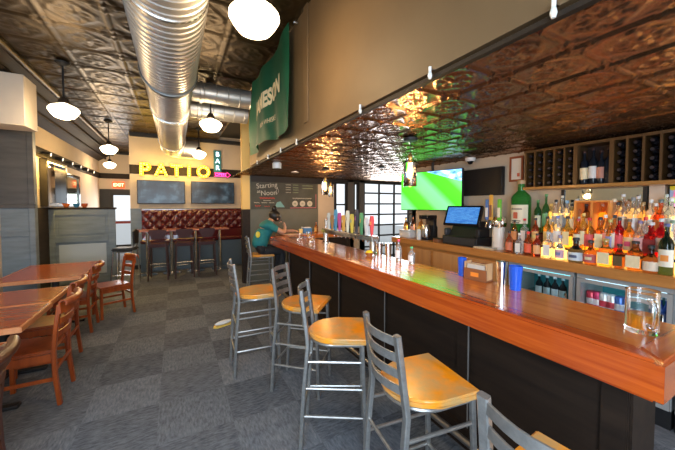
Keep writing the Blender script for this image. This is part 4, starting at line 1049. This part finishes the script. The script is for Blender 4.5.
L(mx.outputs[2], b_.inputs['Emission Color']); b_.inputs['Emission Strength'].default_value = 2.2
b_.inputs['Base Color'].default_value = (0.02, 0.02, 0.02, 1); setp(b_, rough=0.2)
MTV = Matrix.Rotation(R(0), 4, 'X')
B('casing', M_BLACK, -0.495, 0.495, 0.0, 0.05, -0.285, 0.285, tv, 0.006) if False else None
# local x runs along the screen, the picture faces local +y
B('casing', M_BLACK, -0.495, 0.495, -0.05, 0.0, -0.285, 0.285, tv, 0.006)
B('screen', m, -0.485, 0.485, 0.0002, 0.004, -0.272, 0.276, tv)
MB().tube([(0.0, -0.09, 0.0), (0.0, -0.09, ZB - 1.855 - 0.012)], 0.02, 10).build('ceiling_pole', M_BLACK, tv)
B('mount_plate', M_BLACK, -0.15, 0.15, -0.09, -0.05, -0.12, 0.12, tv)
tb = thing('wall_television', 'switched-off black television on the wall behind the till', 'television', (XR - 0.06, 2.61, 1.95), R(0))
B('casing', M_BLACK, -0.03, 0.03, -0.30, 0.30, -0.175, 0.175, tb, 0.005)
B('screen', P('dead_screen', (.012, .011, .011), .45), -0.033, -0.0302, -0.285, 0.285, -0.155, 0.16, tb)
B('wall_bracket', M_BLACK, 0.03, 0.056, -0.1, 0.1, -0.1, 0.1, tb)

pos = thing('till', 'black till with blue touch screen and cash drawer on the back bar', 'cash register', (3.30, 2.62, 1.141))
B('cash_drawer', M_BLACK, -0.16, 0.20, -0.26, 0.26, 0.0, 0.11, pos, 0.006)
B('drawer_front', P('drawer_grey', (0.03, 0.03, 0.032), 0.4), -0.166, -0.16, -0.24, 0.24, 0.02, 0.095, pos)
MB().prism([(-0.10, 0.11), (0.16, 0.11), (0.16, 0.30), (0.02, 0.30)], -0.18, 0.2, Matrix(((1, 0, 0, 0), (0, 0, 1, 0), (0, 1, 0, 0), (0, 0, 0, 1)))).build('terminal_base', M_BLACK, pos)
MS = Matrix.Translation((-0.08, 0.0, 0.37)) @ Matrix.Rotation(R(12), 4, 'Z') @ Matrix.Rotation(R(24), 4, 'Y')
MB().box(-0.02, 0.02, -0.235, 0.235, -0.135, 0.135, 0.006, M=MS).build('monitor', M_BLACKG, pos)
m, nt, b_ = mat('till_screen'); tc = N(nt, 'ShaderNodeTexCoord'); bk = N(nt, 'ShaderNodeTexBrick', i_Scale=5.0); bk.inputs['Color1'].default_value = (0.02, 0.16, 0.55, 1); bk.inputs['Color2'].default_value = (0.10, 0.35, 0.75, 1); bk.inputs['Mortar'].default_value = (0.02, 0.12, 0.40, 1)
mp = N(nt, 'ShaderNodeMapping'); mp.inputs['Rotation'].default_value = (0, R(90), R(90)); nt.links.new(tc.outputs['Generated'], mp.inputs[0]); nt.links.new(mp.outputs[0], bk.inputs['Vector'])
nt.links.new(bk.outputs['Color'], b_.inputs['Emission Color']); b_.inputs['Emission Strength'].default_value = 0.8; b_.inputs['Base Color'].default_value = (0.01, 0.02, 0.05, 1)
MB().box(-0.0235, -0.0202, -0.205, 0.205, -0.110, 0.110, M=MS).build('touch_screen', m, pos)
B('receipt_printer', M_BLACK, -0.10, 0.10, -0.25, -0.19, 0.111, 0.22, pos, 0.01)
B('card_reader', P('reader_grey', (0.05, 0.05, 0.055), 0.4), -0.14, -0.04, 0.21, 0.255, 0.111, 0.20, pos, 0.01)

# ceramic tap tower on the back bar
tt = thing('tap_tower', 'white ceramic tap tower with three tap handles beside the giant green bottle', 'beer tap', (3.30, 2.19, 1.141))
MB().lathe([(0, 0), (0.075, 0), (0.078, 0.02), (0.068, 0.03), (0.065, 0.26), (0, 0.26)], 24).build('ceramic_column', P('white_ceramic', (0.78, 0.74, 0.66), 0.2), tt)
MB().lathe([(0, 0.26), (0.082, 0.26), (0.086, 0.28), (0.086, 0.35), (0.07, 0.375), (0, 0.385)], 24).build('steel_head', M_CHROME, tt)
for k, (a, c1, c2, hh) in enumerate(((R(128), (.08, .20, .55), (.75, .8, .85), .24), (R(172), (.70, .38, .06), (.25, .1, .05), .29), (R(216), (.15, .50, .05), (.8, .75, .6), .24))):
    x, y = 0.10 * math.cos(a), 0.10 * math.sin(a)
    fa = MB().tube([(x * 0.7, y * 0.7, 0.315), (x * 1.2, y * 1.2, 0.315), (x * 1.35, y * 1.35, 0.25)], 0.010, 8).build('faucet', M_CHROME, tt)
    hd = MB().box(x * 1.2 - 0.012, x * 1.2 + 0.012, y * 1.2 - 0.022, y * 1.2 + 0.022, 0.335, 0.335 + hh, 0.006).build('tap_handle', cmat('tap', c1, 0.3), tt)
    MB().box(x * 1.2 - 0.0155, x * 1.2 - 0.0122, y * 1.2 - 0.016, y * 1.2 + 0.016, 0.37, 0.335 + hh * 0.6).build('handle_badge', cmat('tap', c2, 0.3), hd)

# clutter at the far end of the back bar
def simple(name, lab, cat, loc, parts, group=None, rz=0):
    t = thing(name, lab, cat, loc, rz, group)
    for nm, mm, mb in parts: mb.build(nm, mm, t)
    return t
Lp = lambda prof, seg=18, c=(0, 0, 0): MB().lathe(prof, seg, c)
def bbpos(px, x): return (x, px_y(px, x), 1.141)
simple('squeeze_bottle', 'white squeeze bottle standing below the soccer television', 'bottle', bbpos(419, 3.16), [('body', M_WHITE, Lp([(0, 0), (.032, 0), (.034, .02), (.034, .13), (.02, .155), (0, .155)])), ('nozzle', cmat('cap', (.8, .4, .05)), Lp([(0, .155), (.02, .155), (.006, .215), (0, .215)]))])
simple('coffee_maker', 'dark coffee maker with steel jug beside the till', 'coffee maker', bbpos(428, 3.30), [('base', M_BLACK, MB().box(-.1, .1, -.09, .09, 0, .03, .005)), ('column', M_BLACK, MB().box(.04, .1, -.08, .08, .03, .30, .005)), ('head', M_BLACKG, MB().box(-.1, .1, -.09, .09, .30, .36, .01)), ('jug', M_STEEL, Lp([(0, .031), (.06, .031), (.065, .06), (.06, .18), (.045, .22), (0, .22)], 18, (-.03, 0, 0)))])
simple('white_tub', 'white plastic tub at the far end of the back bar', 'tub', bbpos(409, 3.25), [('tub', M_WHITE, MB().box(-.10, .10, -.12, .12, 0, .10, .015)), ('lid', cmat('lid', (.65, .72, .74)), MB().box(-.105, .105, -.125, .125, .101, .115, .006))])
for k, (px, x, h, g, lc, wd) in enumerate(((406, 3.42, .30, AMB, (.85, .5, .15), 'orange-labelled amber bottle behind the white tub'), (413, 3.45, .33, (.35, .12, .05), (.8, .4, .3), 'brown bottle with pink label left of the coffee maker'), (435, 3.48, .28, (.05, .04, .04), (.3, .3, .3), 'black bottle with grey label right of the coffee maker'), (421, 3.48, .34, (.85, .4, .08), (.9, .6, .1), 'tall orange bottle behind the white squeeze bottle'))):
    bottle('syrup_bottle', wd, 'bottle', bbpos(px, x), h, .04, 'round', g, lc, BLK, 'bottles beside the coffee maker')
simple('bar_knife_block', 'small brown wooden block between the coffee maker and the till', 'block', bbpos(438, 3.16), [('block', P('walnut_block', (0.22, 0.09, 0.04), 0.4), MB().box(-.04, .04, -.05, .05, 0, .05, .004)), ('tray', M_BLACK, MB().box(-.05, .05, -.06, .06, .0505, .056))])
simple('napkin_stack', 'flat stack of papers beside the tap tower base', 'paper stack', (3.16, 2.28, 1.141), [('papers', P('tan_paper', (.62, .50, .30), .7), MB().box(-.05, .05, -.14, .10, 0, .02, .002)), ('top_sheet', M_WHITE, MB().box(-.045, .05, -.13, .09, .0205, .023))])

# drinks inside the coolers
def can(name, lab, loc, c1, c2, r=.031, h=.122, group=None):
    simple(name, lab, 'can', loc, [('body', P('can_%d_%d_%d' % tuple(int(v * 99) for v in c1), c1, .3, metal=.3), Lp([(0, 0), (r * .8, 0), (r, .008), (r, h - .012), (r * .8, h), (0, h)], 16)), ('band', P('can_%d_%d_%d' % tuple(int(v * 99) for v in c2), c2, .35), Lp([(r + .0006, h * .35), (r + .001, h * .35), (r + .001, h * .65), (r + .0006, h * .65)], 16))], group)
for k, (px, c1, c2, wd) in enumerate(((594, (.55, .03, .06), (.85, .8, .8), 'red can with white band, nearest the cooler frame'), (600, (.5, .02, .10), (.9, .85, .85), 'red can with white band, second from the cooler frame'), (607, (.80, .84, .86), (.7, .05, .08), 'white can with red emblem band, left of the pair of white cans'), (615, (.82, .85, .87), (.65, .06, .08), 'white can with red emblem band, right of the pair of white cans'), (623, (.06, .16, .50), (.75, .8, .85), 'blue can with pale band left of the beer mug'))):
    can('drink_can', wd, (3.235, px_y(px, 3.235), .723), c1, c2, .037, .17, 'cans on the cooler shelf')
for k, px in enumerate((541, 549, 557, 565)):
    bottle('beer_bottle', '%s dark beer bottle counted from the teal end of the cooler' % ('first', 'second', 'third', 'fourth')[k], 'bottle', (3.26, px_y(px, 3.26), .723), .22, .032, 'round', (.03, .03, .04), (.45, .6, .65), (.6, .65, .7), 'beer bottles in the cooler', 12, 0.2)
for k, px in enumerate((664, 671)):
    bottle('beer_bottle', '%s blue bottle in the cooler behind the beer mug' % ('left', 'right')[k], 'bottle', (3.26, px_y(px, 3.26), .723), .22, .034, 'round', (.03, .10, .45), (.1, .2, .6), (.5, .55, .6), 'blue bottles in the cooler', 12, 0.2)

# ------------------------------------------------------------------ things standing on the bar
ZT = 1.101
mug = thing('beer_mug', 'glass beer mug with a little amber beer left, on the near end of the bar', 'mug', (1.78, 0.515, ZT), R(220))
mr_ = .056
MB().lathe([(0, 0), (mr_ * .97, 0), (mr_, .012), (mr_ * .97, .17), (mr_, .182), (mr_ - .006, .182), (mr_ - .008, .02), (0, .02)], 32).build('glass', M_GLASS, mug)
MB().lathe([(0, .0205), (mr_ - .0085, .0205), (mr_ - .0085, .08), (0, .08)], 28).build('beer', P('amber_beer', (.85, .34, .02), 0.05, trans=.6, ior=1.33), mug)
MB().tube([(mr_ - .003, 0, .15), (mr_ + .03, 0, .152), (mr_ + .043, 0, .12), (mr_ + .043, 0, .07), (mr_ + .03, 0, .04), (mr_ - .003, 0, .042)], .009, 10).build('handle', M_GLASS, mug)
def cup(name, lab, y, m, r=.040, h=.135, x=1.965, g=None):
    simple(name, lab, 'cup', (x, y, ZT), [('cup', m, Lp([(0, 0), (r * .78, 0), (r, h), (r - .004, h), (r * .76, .006), (0, .006)], 24)), ('base_ring', m, Lp([(r * .70, -.0008), (r * .80, -.0008), (r * .81, .005), (r * .79, .005)], 24))], g)
BLUE = P('blue_cup', (.015, .10, .62), .25)
cup('shaker_cup', 'blue shaker cup at the edge of the green television reflection', 1.60, BLUE, .033, .14, 1.965, 'shaker cups on the bar')
cup('shaker_cup', 'blue shaker cup beside the steel one, in front of the cooler', 1.165, BLUE, .041, .155, 1.94, 'shaker cups on the bar')
cup('shaker_cup', 'polished steel shaker cup between the napkin caddy and a blue cup', 1.27, M_CHROME, .036, .165, 1.955, 'shaker cups on the bar')
nc = thing('napkin_caddy', 'brown wooden napkin caddy with orange badge between blue and steel cups', 'caddy', (1.955, 1.45, ZT), R(8))
CW = P('caddy_wood', (.25, .085, .03), .4)
B('base', CW, -.05, .05, -.085, .085, 0, .012, nc); B('front', CW, -.05, -.04, -.085, .085, .012, .085, nc, .002); B('back', CW, .04, .05, -.085, .085, .012, .12, nc, .002)
B('side', P('caddy_pale_wood', (.60, .36, .18), .4), -.04, .04, -.085, -.075, .012, .13, nc); B('side', MATS['caddy_pale_wood'], -.04, .04, .075, .085, .012, .13, nc)
B('napkins', M_CREAM, -.035, .035, -.065, .065, .013, .115, nc); B('badge', cmat('label', (.85, .25, .03)), -.0525, -.0502, -.03, .03, .03, .06, nc)
for k, (y, c, lab) in enumerate(((2.36, (.75, .05, .15), 'clear plastic bottle with red cap near the shaker tins on the bar'), (2.17, (.10, .55, .25), 'clear plastic bottle with green cap, nearest the green screen reflection'))):
    bottle('mixer_bottle', lab, 'bottle', (1.965, y, ZT), (.20, .15)[k], .032, 'round', (.9, .93, .95), (.78, .8, .82), c, 'mixer bottles on the bar')
cup('mixing_tin', 'steel mixing tin beside the red-capped bottle', 2.52, M_CHROME, .036, .15, 1.96, 'mixing tins on the bar')
cup('mixing_tin', 'steel mixing tin next to the tap bridge post', 2.66, M_CHROME, .036, .14, 1.95, 'mixing tins on the bar')
simple('lemon_bowl', 'small steel bowl of yellow lemon wedges by the tap bridge post', 'bowl', (1.86, 2.72, ZT), [('bowl', M_CHROME, Lp([(0, 0), (.03, 0), (.06, .035), (.055, .035), (.028, .006), (0, .006)])), ('lemon', cmat('lemon', (.9, .65, .02)), MB().sphere((0, 0, .032), .042, 12, (1, 1, .6)))])

# chrome tap bridge with a row of coloured handles
br = thing('tap_bridge', 'chrome beer tap bridge on two posts with many coloured tap handles', 'beer tap', (1.945, 3.38, ZT))
for y in (-0.60, 0.60):
    MB().lathe([(0, 0), (.06, 0), (.06, .01), (.038, .02), (.036, .145), (0, .145)], 20, (0, y, 0)).build('post', M_CHROME, br)
MB().box(-.05, .05, -.66, .66, .145, .205, .012, 2).build('bridge_body', M_CHROME, br)
HC = [(.62, .08, .10), (.75, .75, .72), (.10, .32, .14), (.06, .06, .07), (.82, .62, .10), (.85, .80, .62), (.75, .40, .08), (.55, .10, .35), (.10, .35, .55), (.45, .22, .08), (.70, .70, .65)]
for k, c in enumerate(HC):
    y = -0.58 + 0.108 * k; hh = (.22, .20, .25, .29, .23, .27, .21, .24, .28, .20, .23)[k]
    MB().tube([(.03, y, .17), (.085, y, .165), (.095, y, .10)], .009, 8).build('faucet', M_CHROME, br)
    hd = MB().prism([(-.012, .206), (.012, .206), (.028, .206 + hh * .75), (.018, .206 + hh), (-.018, .206 + hh), (-.028, .206 + hh * .75)], y - .012, y + .012, Matrix(((1, 0, 0, 0), (0, 0, 1, 0), (0, 1, 0, 0), (0, 0, 0, 1))), .003).build('tap_handle', cmat('tap', c, .3), br)
    MB().box(-.024, -.0185, y - .0125, y + .0125, .206 + hh * .55, .206 + hh * .72).build('handle_badge', cmat('tap', HC[(k + 4) % 11], .3), hd)

# far end of the bar
for k, (x, y, c, lab) in enumerate(((1.80, 4.15, (.95, .75, .4), 'small glass with amber drink just past the tap bridge post'), (1.72, 4.45, (.9, .85, .8), 'small clear glass between the tap bridge and the bar end'), (2.0, 4.75, (.95, .7, .35), 'small amber glass near the far bar corner'))):
    simple('rocks_glass', lab, 'glass', (x, y, ZT), [('glass', M_GLASS, Lp([(0, 0), (.036, 0), (.042, .10), (.039, .10), (.034, .012), (0, .012)], 20)), ('drink', P('drink%d' % k, c, .02, trans=.9, ior=1.33), Lp([(0, .0125), (.0335, .0125), (.036, .06), (0, .06)], 18))], 'rocks glasses on the bar')
simple('menu_sheet', 'pale menu sheet lying on the bar end in front of the seated person', 'menu', (1.95, 5.35, ZT), [('sheet', P('menu_paper', (.78, .62, .50), .6), MB().box(-.17, .2, -.10, .12, 0, .004)), ('photo_block', cmat('label', (.55, .3, .2)), MB().box(-.05, .10, -.05, .05, .0042, .005))], None, R(14))
simple('menu_sheet', 'dark menu card lying flat nearer the tap bridge', 'menu', (1.78, 4.78, ZT), [('sheet', P('dark_menu', (.10, .05, .04), .5), MB().box(-.10, .10, -.14, .14, 0, .004)), ('title_bar', cmat('label', (.7, .6, .4)), MB().box(-.06, .06, .08, .10, .0042, .005))], None, R(-12))
simple('napkin_box', 'blue box standing on the far bar top behind the menu sheet', 'box', (2.28, 5.52, ZT), [('box', cmat('box', (.06, .22, .50)), MB().box(-.09, .09, -.06, .06, 0, .10, .004)), ('insert', M_WHITE, MB().box(-.07, .07, -.04, .04, .1005, .115))])
simple('yellow_cup', 'small yellow cup standing before the blue box', 'cup', (2.12, 5.42, ZT), [('cup', cmat('cup', (.85, .65, .25)), Lp([(0, 0), (.03, 0), (.038, .09), (.034, .09), (.027, .006), (0, .006)], 18)), ('straw', M_WHITE, MB().tube([(0.0, 0, .008), (.024, 0, .14)], .004, 6))])
bottle('hot_sauce_bottle', 'orange sauce bottle beside the blue box on the far bar top', 'bottle', (2.48, 5.50, ZT), .20, .036, 'round', (.85, .3, .04), (.85, .5, .15), (.7, .2, .05))
simple('soda_gun_stand', 'chrome soda tap standing on the far bar top beside the orange bottle', 'tap', (2.62, 5.35, ZT), [('column', M_CHROME, Lp([(0, 0), (.05, 0), (.05, .01), (.025, .02), (.022, .26), (0, .26)])), ('spout', M_CHROME, MB().tube([(.0, 0, .25), (.0, -.05, .30), (.0, -.11, .29), (.0, -.13, .24)], .012, 8))])
simple('blue_bottle', 'bright blue jug on the far bar top next to the black monitor', 'jug', (2.78, 5.42, ZT), [('jug', cmat('jug', (.05, .35, .75), .25), Lp([(0, 0), (.06, 0), (.065, .03), (.065, .17), (.05, .21), (.035, .22), (0, .22)])), ('cap', M_WHITE, Lp([(0, .2205), (.036, .2205), (.034, .25), (0, .25)]))])
simple('bar_monitor', 'black monitor seen from behind on the far bar top', 'monitor', (2.92, 5.35, ZT), [('foot', M_BLACK, MB().box(-.06, .06, -.06, .06, 0, .012)), ('neck', M_BLACK, MB().tube([(0, .01, .012), (0, .01, .10)], .014, 8)), ('display', M_BLACK, MB().box(-.11, .11, -.015, .0, .09, .33, .006))], None, R(-10))

# ------------------------------------------------------------------ hanging lights and fittings over the bar
def jar_pendant(x, y, lab):
    t = thing('jar_pendant', lab, 'pendant lamp', (x, y, 1.95), 0, 'glass jar pendants over the bar')
    MB().lathe([(.057, -.13), (.06, -.125), (.06, .09), (.035, .125), (.022, .135), (.019, .135), (.032, .12), (.057, .086), (.057, -.13)][:-1], 24).build('glass_jar', M_GLASS, t)
    MB().lathe([(0, .10), (.018, .10), (.02, .136), (.02, .16), (.008, .18), (0, .18)], 14).build('lamp_holder', P('brass', (.6, .38, .12), .3, metal=1), t)
    MB().lathe([(0, -.06), (.010, -.055), (.019, -.02), (.019, .02), (.012, .075), (.012, .0995), (0, .0995)], 14).build('bulb', M_FILAMENT, t)
    MB().tube([(0, 0, .18), (0, 0, ZB - 1.95 - .045)], .004, 6).build('cord', M_BLACK, t)
    MB().lathe([(0, ZB - 1.95 - .045), (.06, ZB - 1.95 - .04), (.065, ZB - 1.95 - .016), (0, ZB - 1.95 - .016)], 20).build('ceiling_canopy', M_BLACK, t)
    l = bpy.data.lights.new('jar_light', 'POINT'); l.energy = 11; l.color = (1, .55, .2); l.shadow_soft_size = .03
    lo = bpy.data.objects.new('jar_light', l); COL.objects.link(lo); lo.location = (x, y, 1.775)
jar_pendant(1.92, 2.15, 'glass jar pendant glowing amber in front of the soccer television')
jar_pendant(2.25, 4.62, 'glass jar pendant by the chalkboard edge, the nearer of the far pair')
jar_pendant(2.85, 5.60, 'glass jar pendant by the chalkboard edge, the farther of the far pair')
simple('camera_dome', 'white security camera dome on the bar ceiling above the off television', 'security camera', (3.42, 2.68, ZB - .014), [('housing', M_WHITE, Lp([(0, -.045), (.055, -.045), (.065, -.02), (.065, 0), (0, 0)])), ('lens_dome', M_BLACKG, Lp([(0, -.085), (.025, -.08), (.042, -.0455), (0, -.0455)]))])
simple('ceiling_speaker', 'white fixture under the bar ceiling near the chalkboard', 'speaker', (1.30, 4.25, ZB - .014), [('can', M_WHITE, Lp([(0, -.09), (.06, -.09), (.065, -.02), (.05, 0), (0, 0)])), ('grille', M_STEEL, Lp([(0, -.094), (.05, -.094), (.05, -.0905), (0, -.0905)]))])
simple('sprinkler_head', 'small dark sprinkler on the bar ceiling before the roll-up door', 'sprinkler', (2.95, 3.98, ZB - .014), [('escutcheon', M_BLACK, Lp([(0, -.02), (.05, -.02), (.06, 0), (0, 0)])), ('deflector', M_STEEL, Lp([(0, -.075), (.03, -.075), (.03, -.07), (.008, -.06), (.008, -.0205), (0, -.0205)]))])
simple('recessed_light', 'small pale recessed light in the bar ceiling near the chalkboard', 'ceiling light', (2.0, 5.4, ZB - .014), [('trim_ring', M_WHITE, Lp([(.05, -.008), (.07, -.006), (.07, 0), (.05, 0)])), ('lens', EM('dim_lens', (1, .95, .85), 1.5), Lp([(0, -.004), (.049, -.004), (.049, 0), (0, 0)]))])
for k, (y, nm) in enumerate(((0.54, 'first from the camera'), (1.07, 'second from the camera'), (1.68, 'third from the camera'), (2.85, 'fourth from the camera'), (3.36, 'fifth from the camera'), (3.89, 'sixth from the camera'), (4.47, 'farthest from the camera'))):
    simple('string_bulb', 'small clear bulb clipped along the soffit edge, %s' % nm, 'light bulb', (XS - .028, y, ZB + .0), [('socket', M_WHITE, Lp([(0, 0), (.007, 0), (.007, .022), (0, .022)], 10)), ('bulb', P('frosted_bulb', (.85, .85, .8), .2, trans=.3), Lp([(0, -.036), (.007, -.034), (.011, -.02), (.008, -.005), (.006, -.0005), (0, -.0005)], 12)), ('clip', M_STEEL, MB().box(.0, .027, -.005, .005, .008, .018))], 'string bulbs along the soffit')

# ------------------------------------------------------------------ chalk drawing on the wall
ck = thing('chalkboard_menu', 'chalkboard with white lettering and a pink border behind the seated person', 'chalkboard', (2.18, 6.498, 1.9))
B('board', M_CHALK, -.76, .76, -.012, 0, -.34, .36, ck)
CT = lambda x, z, rot=0: Matrix.Translation((x, -.0135, z)) @ MT @ Matrix.Rotation(rot, 4, 'Z')
lettering('Starting', .15, M_CHALKW, CT(-.42, .17, R(6)) @ Matrix.Shear('XZ', 4, (0, 0)), ck, .0004)
lettering('at', .10, M_CHALKW, CT(-.60, .04, R(4)), ck, .0004); lettering('Noon', .15, M_CHALKW, CT(-.38, .01, R(4)), ck, .0004)
def squig(x0, x1, z, m, a=.012, n=26, r=.0045):
    MB().tube([(x0 + (x1 - x0) * k / n, -.0145, z + a * math.sin(k * 2.1) * (1 if k % 3 else .4)) for k in range(n + 1)], r, 5).build('chalk_line', m, ck)
squig(-.58, -.25, -.10, M_CHALKR, .022, 30, .008); squig(-.50, -.34, -.155, M_CHALKW, .002, 6)
for x in (-.64, -.48, -.32): squig(x - .06, x + .06, -.20, M_CHALKW, .012, 12)
squig(-.68, -.56, -.27, M_CHALKR, .02, 10, .007); squig(-.48, -.36, -.28, M_CHALKR, .012, 10)
MB().prism([(-.25, -.30), (-.02, -.30), (-.12, -.17), (-.2, -.19)], 0, .001, Matrix.Translation((0, -.0125, 0)) @ MT).build('chalk_sketch', M_CHALKT, ck)
MB().tube([(-.19, -.0145, .13), (-.16, -.0145, .06), (-.19, -.0145, -.01), (-.215, -.0145, .06), (-.19, -.0145, .13)], .004, 5).build('chalk_leaf', M_CHALKW, ck)
for i, z in enumerate((.26, .20, .14, .09, .03)):
    squig(.0, .12, z, M_CHALKW, .007, 12); squig(.17, .30, z, P('green_chalk', (.35, .45, .25), .9), .007, 12)
    if i < 3: squig(.40, .66, z - .01, MATS['green_chalk'], .007, 18)
squig(.16, .62, -.10, M_CHALKW, .014, 34, .006)
for x in (.22, .40, .58):
    MB().lathe([(.045, 0), (.066, 0), (.066, .001), (.045, .001)], 20, (x, -.0125, -.22), MT).build('chalk_medallion', M_CHALKW, ck)
    MB().prism([(-.028, -.02), (.028, -.02), (.02, .02), (-.02, .02)], 0, .001, Matrix.Translation((x, -.0125, -.22)) @ MT).build('medallion_mark', MATS['green_chalk'], ck)
MB().tube([(.10, -.0145, -.315), (.735, -.0145, -.315), (.735, -.0145, .0)], .007, 5).build('pink_border', M_CHALKP, ck)

# a pale yellow and white shoe under the first stool
simple('canvas_shoe', 'white and yellow shoe lying on the carpet behind the aisle stool', 'shoe', (.56, 4.33, 0), [('sole', P('yellow_sole', (.75, .5, .1), .6), MB().prism([(-.14, -.03), (-.12, .035), (.0, .04), (.11, .045), (.145, .0), (.11, -.045), (0, -.035)], 0, .022, bev=.004)), ('upper', M_WHITE, MB().sphere((.0, 0, .048), .05, 14, (2.5, .75, .55)))], None, R(200))

# ------------------------------------------------------------------ the seated person
def skin(name, verts, edges, radii, m, parent=None, sub=2, root=0):
    me = bpy.data.meshes.new(name); me.from_pydata(verts, edges, [])
    o = link(name, me, m, parent)
    o.modifiers.new('skin', 'SKIN'); sk = me.skin_vertices[0].data
    for i, r in enumerate(radii):
        sk[i].radius = (r, r) if not isinstance(r, tuple) else r
        sk[i].use_root = (i == root)
    s_ = o.modifiers.new('sub', 'SUBSURF'); s_.levels = sub; s_.render_levels = sub
    o.modifiers['skin'].use_smooth_shade = True
    return o
person = thing('person', 'person in teal shirt with dark hair bun, bent over the bar end', 'person', (1.36, 5.45, 0))
M_SKIN = P('warm_skin', (.52, .28, .18), .5); M_SHIRT = noise_mat('teal_shirt', (.012, .16, .17), (.018, .21, .22), (14, 14, 14), .8); M_PANTS = P('black_trousers', (.014, .014, .017), .8); M_HAIR = noise_mat('black_hair', (.008, .006, .005), (.02, .015, .012), (40, 40, 8), .45)
V, E_, RD = [], [], []
def jv(p, r, to=None):
    V.append(p); RD.append(r); i = len(V) - 1
    if to is not None: E_.append((to, i))
    return i
pel = jv((-.05, 0, .88), .09); wa = jv((-.01, 0, 1.04), .085, pel); chst = jv((.07, 0, 1.20), .10, wa); nb_ = jv((.15, 0, 1.325), .075, chst); nk = jv((.205, -.005, 1.38), .048, nb_); hd1 = jv((.275, -.01, 1.425), .078, nk); hd2 = jv((.325, -.015, 1.375), .062, hd1)
hands = []
for s in (-1, 1):
    sh = jv((.14, .165 * s, 1.285), .058, nb_)
    if s < 0: el, wr_, hn = (.34, -.24, 1.15), (.42, -.11, 1.20), (.43, -.065, 1.25)
    else: el, wr_, hn = (.40, .22, 1.15), (.60, .10, 1.155), (.66, .07, 1.155)
    e = jv(el, .042, sh); w2 = jv(wr_, .026, e); h_ = jv(hn, .034, w2); hands.append((h_, s))
    hip = jv((.01, .10 * s, .83), .06, pel); kn = jv((.36, .12 * s, .80), .062, hip); an = jv((.31, .12 * s, .37), .042, kn); he = jv((.32, .12 * s, .31), .040, an); to = jv((.44, .13 * s, .275), .034, he)
for h_, s in hands:
    p = Vector(V[h_]); w_ = Vector(V[h_ - 1]); d = (p - w_).normalized(); side = d.cross(Vector((1, 0, 0)) if abs(d.x) < .8 else Vector((0, 0, 1))).normalized(); nrm = d.cross(side).normalized()
    for k, (o_, ln) in enumerate(((-.027, .062), (-.009, .07), (.009, .066), (.026, .052))):
        a = jv(tuple(p + d * .02 + side * o_), .011, h_); b = jv(tuple(p + d * (.02 + ln * .6) + side * o_ * 1.1 + nrm * .008), .0095, a); jv(tuple(p + d * (.02 + ln) + side * o_ * 1.1 + nrm * .028), .008, b)
    a = jv(tuple(p - d * .01 + side * -.035), .012, h_); jv(tuple(p + d * .03 + side * -.052 + nrm * .012), .009, a)
skin('body', V, E_, RD, M_SKIN, person, 2)
# shirt over the torso and upper arms, trousers, shoes, hair and bun
sv = [(-.045, 0, .84), (-.005, 0, 1.04), (.075, 0, 1.20), (.14, 0, 1.315), (.175, 0, 1.345)]; sr_ = [.165, .15, .155, .10, .07]; se = [(0, 1), (1, 2), (2, 3), (3, 4)]
for s in (-1, 1):
    i = len(sv); sv += [(.135, .165 * s, 1.28), (.265, .212 * s, 1.19)]; sr_ += [.074, .062]; se += [(3, i), (i, i + 1)]
shirt = skin('shirt', sv, se, sr_, M_SHIRT, person, 2)
MB().sphere((-.085, -.135, 1.13), .075, 12, (.55, .16, .75)).build('back_print', cmat('print', (.75, .6, .05)), shirt, label='yellow shirt print')
pv = [(-.04, 0, .865), (-.02, 0, .92)]; pr_ = [.150, .140]; pe = [(0, 1)]
for s in (-1, 1):
    i = len(pv); pv += [(.03, .10 * s, .835), (.37, .12 * s, .805), (.315, .12 * s, .36)]; pr_ += [.098, .078, .058]; pe += [(0, i), (i, i + 1), (i + 1, i + 2)]
skin('trousers', pv, pe, pr_, M_PANTS, person, 2)
for s in (-1, 1): MB().sphere((.385, .125 * s, .29), .05, 12, (1.9, .9, .9)).build('shoe', M_BLACK, person)
hv = [(.235, -.008, 1.415), (.272, -.010, 1.455), (.315, -.014, 1.435)]
hr = MB().sphere((0, 0, 0), .108, 20, (1.12, .88, .92)); hr.bm.transform(Matrix.Translation((.262, -.01, 1.452)) @ Matrix.Rotation(R(35), 4, 'Y')); hr.build('hair', M_HAIR, person)
MB().sphere((.25, -.01, 1.585), .052, 12).build('hair_bun', M_HAIR, person)
face = Vector((.368, -.018, 1.345))
fup = Vector((.62, 0, .78))
MB().sphere(face + Vector((.006, 0, -.004)), .014, 8, (1, .7, 1.2)).build('nose', M_SKIN, person)
for s in (-1, 1):
    MB().sphere(face + fup * .026 + Vector((-.006, .028 * s, 0)), .009, 8).build('eye', M_BLACK, person)
    MB().sphere((.285, -.012 + .078 * s, 1.40), .018, 8, (.9, .4, 1.1)).build('ear', M_SKIN, person)
MB().sphere(face - fup * .034 + Vector((-.004, 0, 0)), .015, 8, (.7, 1.2, .5)).build('mouth', P('lips', (.40, .13, .11), .5), person)
